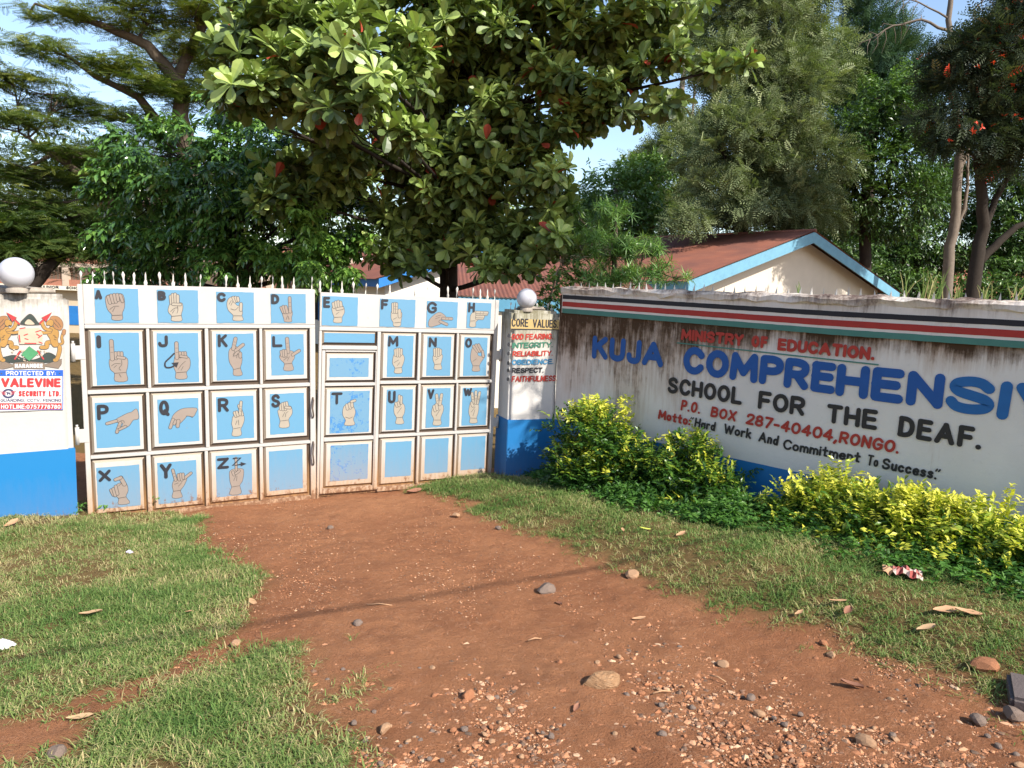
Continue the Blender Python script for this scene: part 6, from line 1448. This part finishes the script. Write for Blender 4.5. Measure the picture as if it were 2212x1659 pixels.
# the large flat tan stone
m = M('layered_sandstone', .95, .1); o = m.coord(); c = m.mix(m.noise(m.map(o, (1, 1, 7)), 3.0, 6, .7), (.40, .235, .125), (.27, .145, .075)); c = m.mix(m.ramp(m.noise(o, 9, 6, .7), [(.5, 0), (.7, .7)]), c, (.46, .30, .18)); m.color(c).bump(m.noise(m.map(o, (1, 1, 5)), 9, 6), .8, .03)
me = rock_mesh(131, m.mat, .42, 9)
put(me, 'stone', 1296, 1482, 84, math.radians(14), 'largest stone on the drive, a flat layered tan block', 'stone', None, .25)
RG = [rock_mesh(s, MT['stone_grey'], .55) for s in range(4)]; RT = [rock_mesh(10 + s, MT['stone_tan'], .5) for s in range(4)]; RR = [rock_mesh(20 + s, MT['stone_red'], .6, 7) for s in range(4)]
for i, (R_, px, py, w, lab) in enumerate((
 (RG, 1180, 1280, 40, 'flat dark grey rock half buried in the middle of the drive'), (RG, 714, 1142, 14, 'dark grey pebble on the bare dirt just in front of the wicket door'), (RG, 774, 1350, 26, 'blue grey stone at the edge of the gravel beside the upper lawn'),
 (RT, 1365, 1246, 34, 'pale tan stone sunk in the dirt at the foot of the grassy bank'), (RR, 1780, 1392, 20, 'squarish brown clod casting a small shadow below the bank'), (RT, 1795, 1418, 24, 'flat tan stone just below the squarish brown clod'),
 (RT, 1562, 1438, 26, 'rough tan stone in the open dirt right of the largest stone'), (RR, 1010, 1510, 34, 'jagged red brown stone in the gravel left of the largest stone'), (RT, 1870, 1608, 40, 'long flat tan stone near the lower right corner'),
 (RT, 830, 1578, 34, 'grey tan stone with a dark hollow beside the near turf'), (RG, 2110, 1560, 34, 'smooth grey stone at the lower right'), (RG, 2188, 1552, 40, 'pale grey stone nearest the right edge of the drive'),
 (RT, 1640, 1545, 24, 'oval pale tan stone in the lower right of the drive'), (RG, 1620, 1510, 20, 'grey stone above the oval pale tan stone'), (RR, 2125, 1448, 46, 'large brown rock sunk in the grass of the bank at the right'), (RT, 985, 1115, 18, 'tan lump at the edge of the bank grass near the gate'),
 (RG, 1076, 1142, 14, 'small grey pebble at the edge of the bank grass'), (RR, 940, 1505, 18, 'reddish stone beside the jagged stone in the gravel'), (RT, 935, 1445, 16, 'rounded pale stone above the jagged stone'), (RT, 510, 1392, 22, 'tan stone between the two lawn patches'),
 (RG, 125, 1632, 34, 'grey lump on the bare dirt strip in the lower left corner'), (RT, 1330, 1590, 22, 'pale tan stone directly below the largest stone'), (RG, 1430, 1590, 24, 'grey stone on the gravel below and right of the largest stone'), (RT, 1080, 1535, 18, 'oval tan stone in the gravel below the jagged stone'))):
    put(R_[i % 4], 'stone', px, py, w, random.random() * 6.28, lab, 'stone', 'stones on the red dirt drive', .3)
n_ = 0
while n_ < 110:
    px, py = random.uniform(560, 2212), random.uniform(1400, 1659)
    q = ground_at(px, py)
    if density(np.array([q.x]), np.array([q.y]))[0]: continue
    if random.random() > (.25 + .75 * max(0, (py - 1400) / 260)) * (1.0 if px < 1500 else .45): continue
    R_ = random.choice((RG, RG, RT, RR)); me = random.choice(R_); w = random.uniform(7, 17)
    put(me, 'stone', px, py, w, random.random() * 6.28, 'small rough stone lying loose in the gravelly part of the drive', 'stone', 'small stones in the gravel', .3); n_ += 1
# fine gravel as one mass
bm = bmesh.new(); bmesh.ops.create_icosphere(bm, subdivisions=1, radius=.5); bm.verts.index_update()
IV = np.array([v.co[:] for v in bm.verts]); IF = np.array([[v.index for v in f.verts] for f in bm.faces]); bm.free()
OCT = (np.array([(.5, 0, 0), (0, .5, 0), (-.5, 0, 0), (0, -.5, 0), (0, 0, .5), (0, 0, -.5)]), np.array([(0, 1, 4), (1, 2, 4), (2, 3, 4), (3, 0, 4), (1, 0, 5), (2, 1, 5), (3, 2, 5), (0, 3, 5)]))
def gravel(name, label, N, px0, px1, py0, py1, smin, smax, power, wfun):
    PX = px0 + (px1 - px0) * rng.random(N); PY = py0 + (py1 - py0) * rng.random(N)
    d = np.stack([(PX - 1106) / 1600, -(PY - 829.5) / 1600, -np.ones(N)], 1) @ np.array(RCAM).T
    t = np.full(N, 3.0)
    for _ in range(25):
        q = np.array([0, 0, CAM_Z]) + d * t[:, None]; t = t + (q[:, 2] - gzd(q[:, 0], q[:, 1])) / np.maximum(.25, -d[:, 2])
    q = np.array([0, 0, CAM_Z]) + d * t[:, None]
    keep = (~density(q[:, 0], q[:, 1])) & (rng.random(N) < wfun(PX, PY, q)); q = q[keep]; n = len(q)
    s = smin + (smax - smin) * rng.random(n) ** power
    T = IV[None] * (1 + .25 * rng.normal(size=(n, len(IV), 1))) * s[:, None, None] * np.stack([.8 + .4 * rng.random(n), .7 + .3 * rng.random(n), .4 + .3 * rng.random(n)], 1)[:, None, :]
    a = rng.random(n) * 6.28; c, s_ = np.cos(a)[:, None], np.sin(a)[:, None]
    V = np.stack([T[..., 0] * c - T[..., 1] * s_, T[..., 0] * s_ + T[..., 1] * c, T[..., 2] - .12 * s[:, None]], -1) + q[:, None, :]
    F = (IF[None] + (np.arange(n) * len(IV))[:, None, None]).reshape(-1, 3)
    m = M('gravel_mix', .95, .1); m.color(m.ramp(m.attr('tone'), [(0, (.11, .075, .055)), (.2, (.20, .115, .075)), (.4, (.33, .14, .07)), (.8, (.44, .215, .115)), (1, (.50, .34, .22))]))
    o = link(name, np_mesh(name, V.reshape(-1, 3), tris=F, mats=m.mat, tone=np.repeat(rng.random(n), len(IV)))); tag(o, label, None, None, 'stuff')
gravel('gravel', 'loose gravel scattered over the near part of the drive', 24000, 560, 2300, 1330, 1700, .005, .045, 3.4, lambda X, Y, q: np.clip((Y - 1330) / 220, .05, 1) * np.where(X < 1550, 1, .4) * np.clip(fbm(q[:, 0] * 1.6, q[:, 1] * 1.6, 3, 81) * 2.6 - .6, .12, 1))
IV, IF = OCT
gravel('grit', 'fine grit and crumbs over the whole drive', 60000, 380, 2300, 1070, 1690, .004, .021, 2.0, lambda X, Y, q: np.clip(fbm(q[:, 0] * 1.2, q[:, 1] * 1.2, 3, 83) * 2 - .35, .08, 1))
# fallen leaves
def leaf_mesh(seed, mat, w=.45, curl=.25):
    rs = random.Random(seed); mb = MB(); V = []; rows = 7
    for i in range(rows):
        t = i / (rows - 1); hw = w * (math.sin(math.pi * min(1, t * .92 + .04)) ** .8) * (.5 + .5 * t ** .4) * .5
        for s in (1, .5, 0, -.5, -1): V.append((t - .5, hw * s * (1 + rs.uniform(-.12, .12)), curl * (abs(s) ** 1.5) * w * .5 + .12 * (t - .5) ** 2 + rs.uniform(-.015, .015)))
    mb.add(V, [(5 * i + j, 5 * i + j + 1, 5 * i + j + 6, 5 * i + j + 5) for i in range(rows - 1) for j in range(4)], 0, True)
    return mb.mesh('fallen_leaf', mat)
LT = leaf_mesh(1, MT['dry_leaf']); LB = leaf_mesh(2, MT['brown_leaf'], .55, .4); LP_ = leaf_mesh(3, plain('pale_dry_leaf', (.38, .25, .14), .8, .2, .3, 20), .5, .3); LY = leaf_mesh(4, plain('yellow_green_leaf', (.45, .48, .08), .5, .4, .15), .34, .15)
for me, px, py, w, rot, lab in ((LP_, 196, 1336, 34, .2, 'large pale dry leaf lying in the middle of the left lawn'), (LT, 25, 1138, 26, 1.4, 'curled orange tan leaf on the grass below the crest pillar'), (LT, 408, 1332, 18, 1.2, 'small tan leaf at the edge of the left lawn nearest the drive'), (LT, 547, 1305, 24, 2.5, 'dry tan leaf where lawn meets dirt'),
  (LP_, 172, 1556, 36, .4, 'crumpled pale leaf on the bare strip in the lower left'), (LY, 1393, 1150, 22, .1, 'yellow green leaf on the grassy bank'), (LT, 1470, 1162, 22, .5, 'slim tan leaf on the bank below the loose green bush'), (LT, 1345, 1295 - 150 + 8, 15, 1.6, 'small whitish husk on the bank beside the yellow green leaf'),
  (LB, 1208, 1308, 20, 2.0, 'dark curled brown leaf on the open dirt below the flat dark rock'), (LT, 1810, 1310, 30, .1, 'long pale leaf blade on the bank in front of the golden row'), (LT, 2040, 1330, 40, .1, 'long dry strip leaf on the bank at the right'), (LT, 2090, 1335, 40, -.2, 'tan strip leaf right beside the long dry strip leaf'), (LP_, 2000, 1370, 34, .2, 'broad torn pale leaf on the bank edge at the right'),
  (LB, 1830, 1332, 26, .8, 'brown leaf beside the long pale leaf blade'), (LB, 895, 1064, 30, .6, 'heap of curled brown leaf at the corner of the bank by the gate'), (LB, 1245, 1535, 22, 1.1, 'brown leaf among the gravel left of centre'), (LT, 1380, 1340, 26, .3, 'pale sliver of leaf on the open dirt'), (LT, 1725, 1335, 20, .5, 'small pinkish tan leaf on the bank grass'), (LB, 1840, 1485, 34, -.6, 'twig like brown leaf on the dirt at the right')):
    q = ground_at(px, py); s = w / 1600 * (q - CP).length * 1.15
    o = link('fallen_leaf', me, None, (q.x, q.y, q.z + (.035 if density(np.array([q.x]), np.array([q.y]))[0] else .012))); o.rotation_euler = (random.uniform(-.25, .25), random.uniform(-.25, .25), rot); o.scale = (s, s, s)
    tag(o, lab, 'leaf', 'fallen leaves')
# litter
def crumple(name, px, py, w, h, mats, label, cat, stripes=False):
    q = ground_at(px, py); L = w / 1600 * (q - CP).length; mb = MB(); nx_, ny_ = 12, 6; V = []
    for j in range(ny_ + 1):
        for i in range(nx_ + 1):
            x_, y_ = i / nx_ - .5, j / ny_ - .5
            V.append((x_ * L, y_ * L * .55, h * (.35 + .8 * (1 - (2 * x_) ** 2) * (1 - (2 * y_) ** 2)) + h * .8 * (random.random() - .5)))
    for j in range(ny_):
        for i in range(nx_):
            mb.add([V[j * (nx_ + 1) + i], V[j * (nx_ + 1) + i + 1], V[(j + 1) * (nx_ + 1) + i + 1], V[(j + 1) * (nx_ + 1) + i]], [(0, 1, 2, 3)], (1 if stripes and (i // 2 + j // 2) % 2 else 0) if i > 2 or not stripes else 2)
    o = mb.build(name, mats, None, (q.x, q.y, q.z + .02)); o.rotation_euler.z = math.radians(-25)
    return tag(o, label, cat)
crumple('wrapper', 1948, 1248, 66, .05, [plain('wrapper_red', (.26, .05, .04), .5, .3), plain('wrapper_white', (.36, .28, .24), .5, .3), MT['dry_leaf']], 'crumpled red and white wrapper in the grass below the golden row', 'litter', True)
crumple('paper_scrap', 4, 1403, 44, .03, [MT['paper']], 'white paper scrap on the left lawn at the frame edge', 'litter')
crumple('plastic_scrap', 280, 1199, 13, .02, [plain('lilac_plastic', (.55, .50, .65), .4, .4)], 'tiny white and purple plastic scrap on the left lawn', 'litter')
q = ground_at(2196, 1512); mb = MB(); mb.box(-.13, -.12, -.05, .13, .12, .07, 0, .015); o = mb.build('stone_slab', plain('dark_slab', (.10, .08, .075), .8, .3, .2, 12, .4), None, (q.x + .10, q.y - .02, q.z)); o.rotation_euler = (.12, -.05, -.5); tag(o, 'dark flat slab at the edge of the bank, cut by the right frame edge', 'slab')
# sticks
for px, py, w, a, lab in ((1430, 1500, 40, .3, 'thin dry stick below the largest stone to its right'), (1155, 1385, 30, .4, 'short dry stick on the dirt above the gravel'), (820, 1310, 50, .05, 'long dry straw on the dirt right of the lawn'), (1550, 1470, 34, -.7, 'dark twig on the dirt at the right of the largest stone')):
    q = ground_at(px, py); L = w / 1600 * (q - CP).length; mb = MB(); mb.tube([(-L / 2, 0, .012), (0, L * .04, .018), (L / 2, 0, .01)], [.004, .0045, .003], 6); o = mb.build('stick', MT['dry_leaf'], None, tuple(q)); o.rotation_euler.z = a; tag(o, lab, 'stick', 'dry sticks on the drive')

# unseen cable added high over the drive for the soft shadow line it casts
a, b = ground_at(700, 1322), ground_at(1280, 1228); t_ = 5.6 / SUN_DIR.z; a = a + SUN_DIR * t_; b = b + SUN_DIR * t_; d_ = (b - a).normalized(); d_.z *= .3
mb = MB(); mb.tube([tuple(d_ * k + Vector((0, 0, .0004 * k * k))) for k in range(-24, 26, 4)], .015, 8); o = mb.build('shadow_cable', MT['ink'], None, tuple(a)); tag(o, 'unseen cable added high across the drive to cast a soft line of shadow', 'cable')
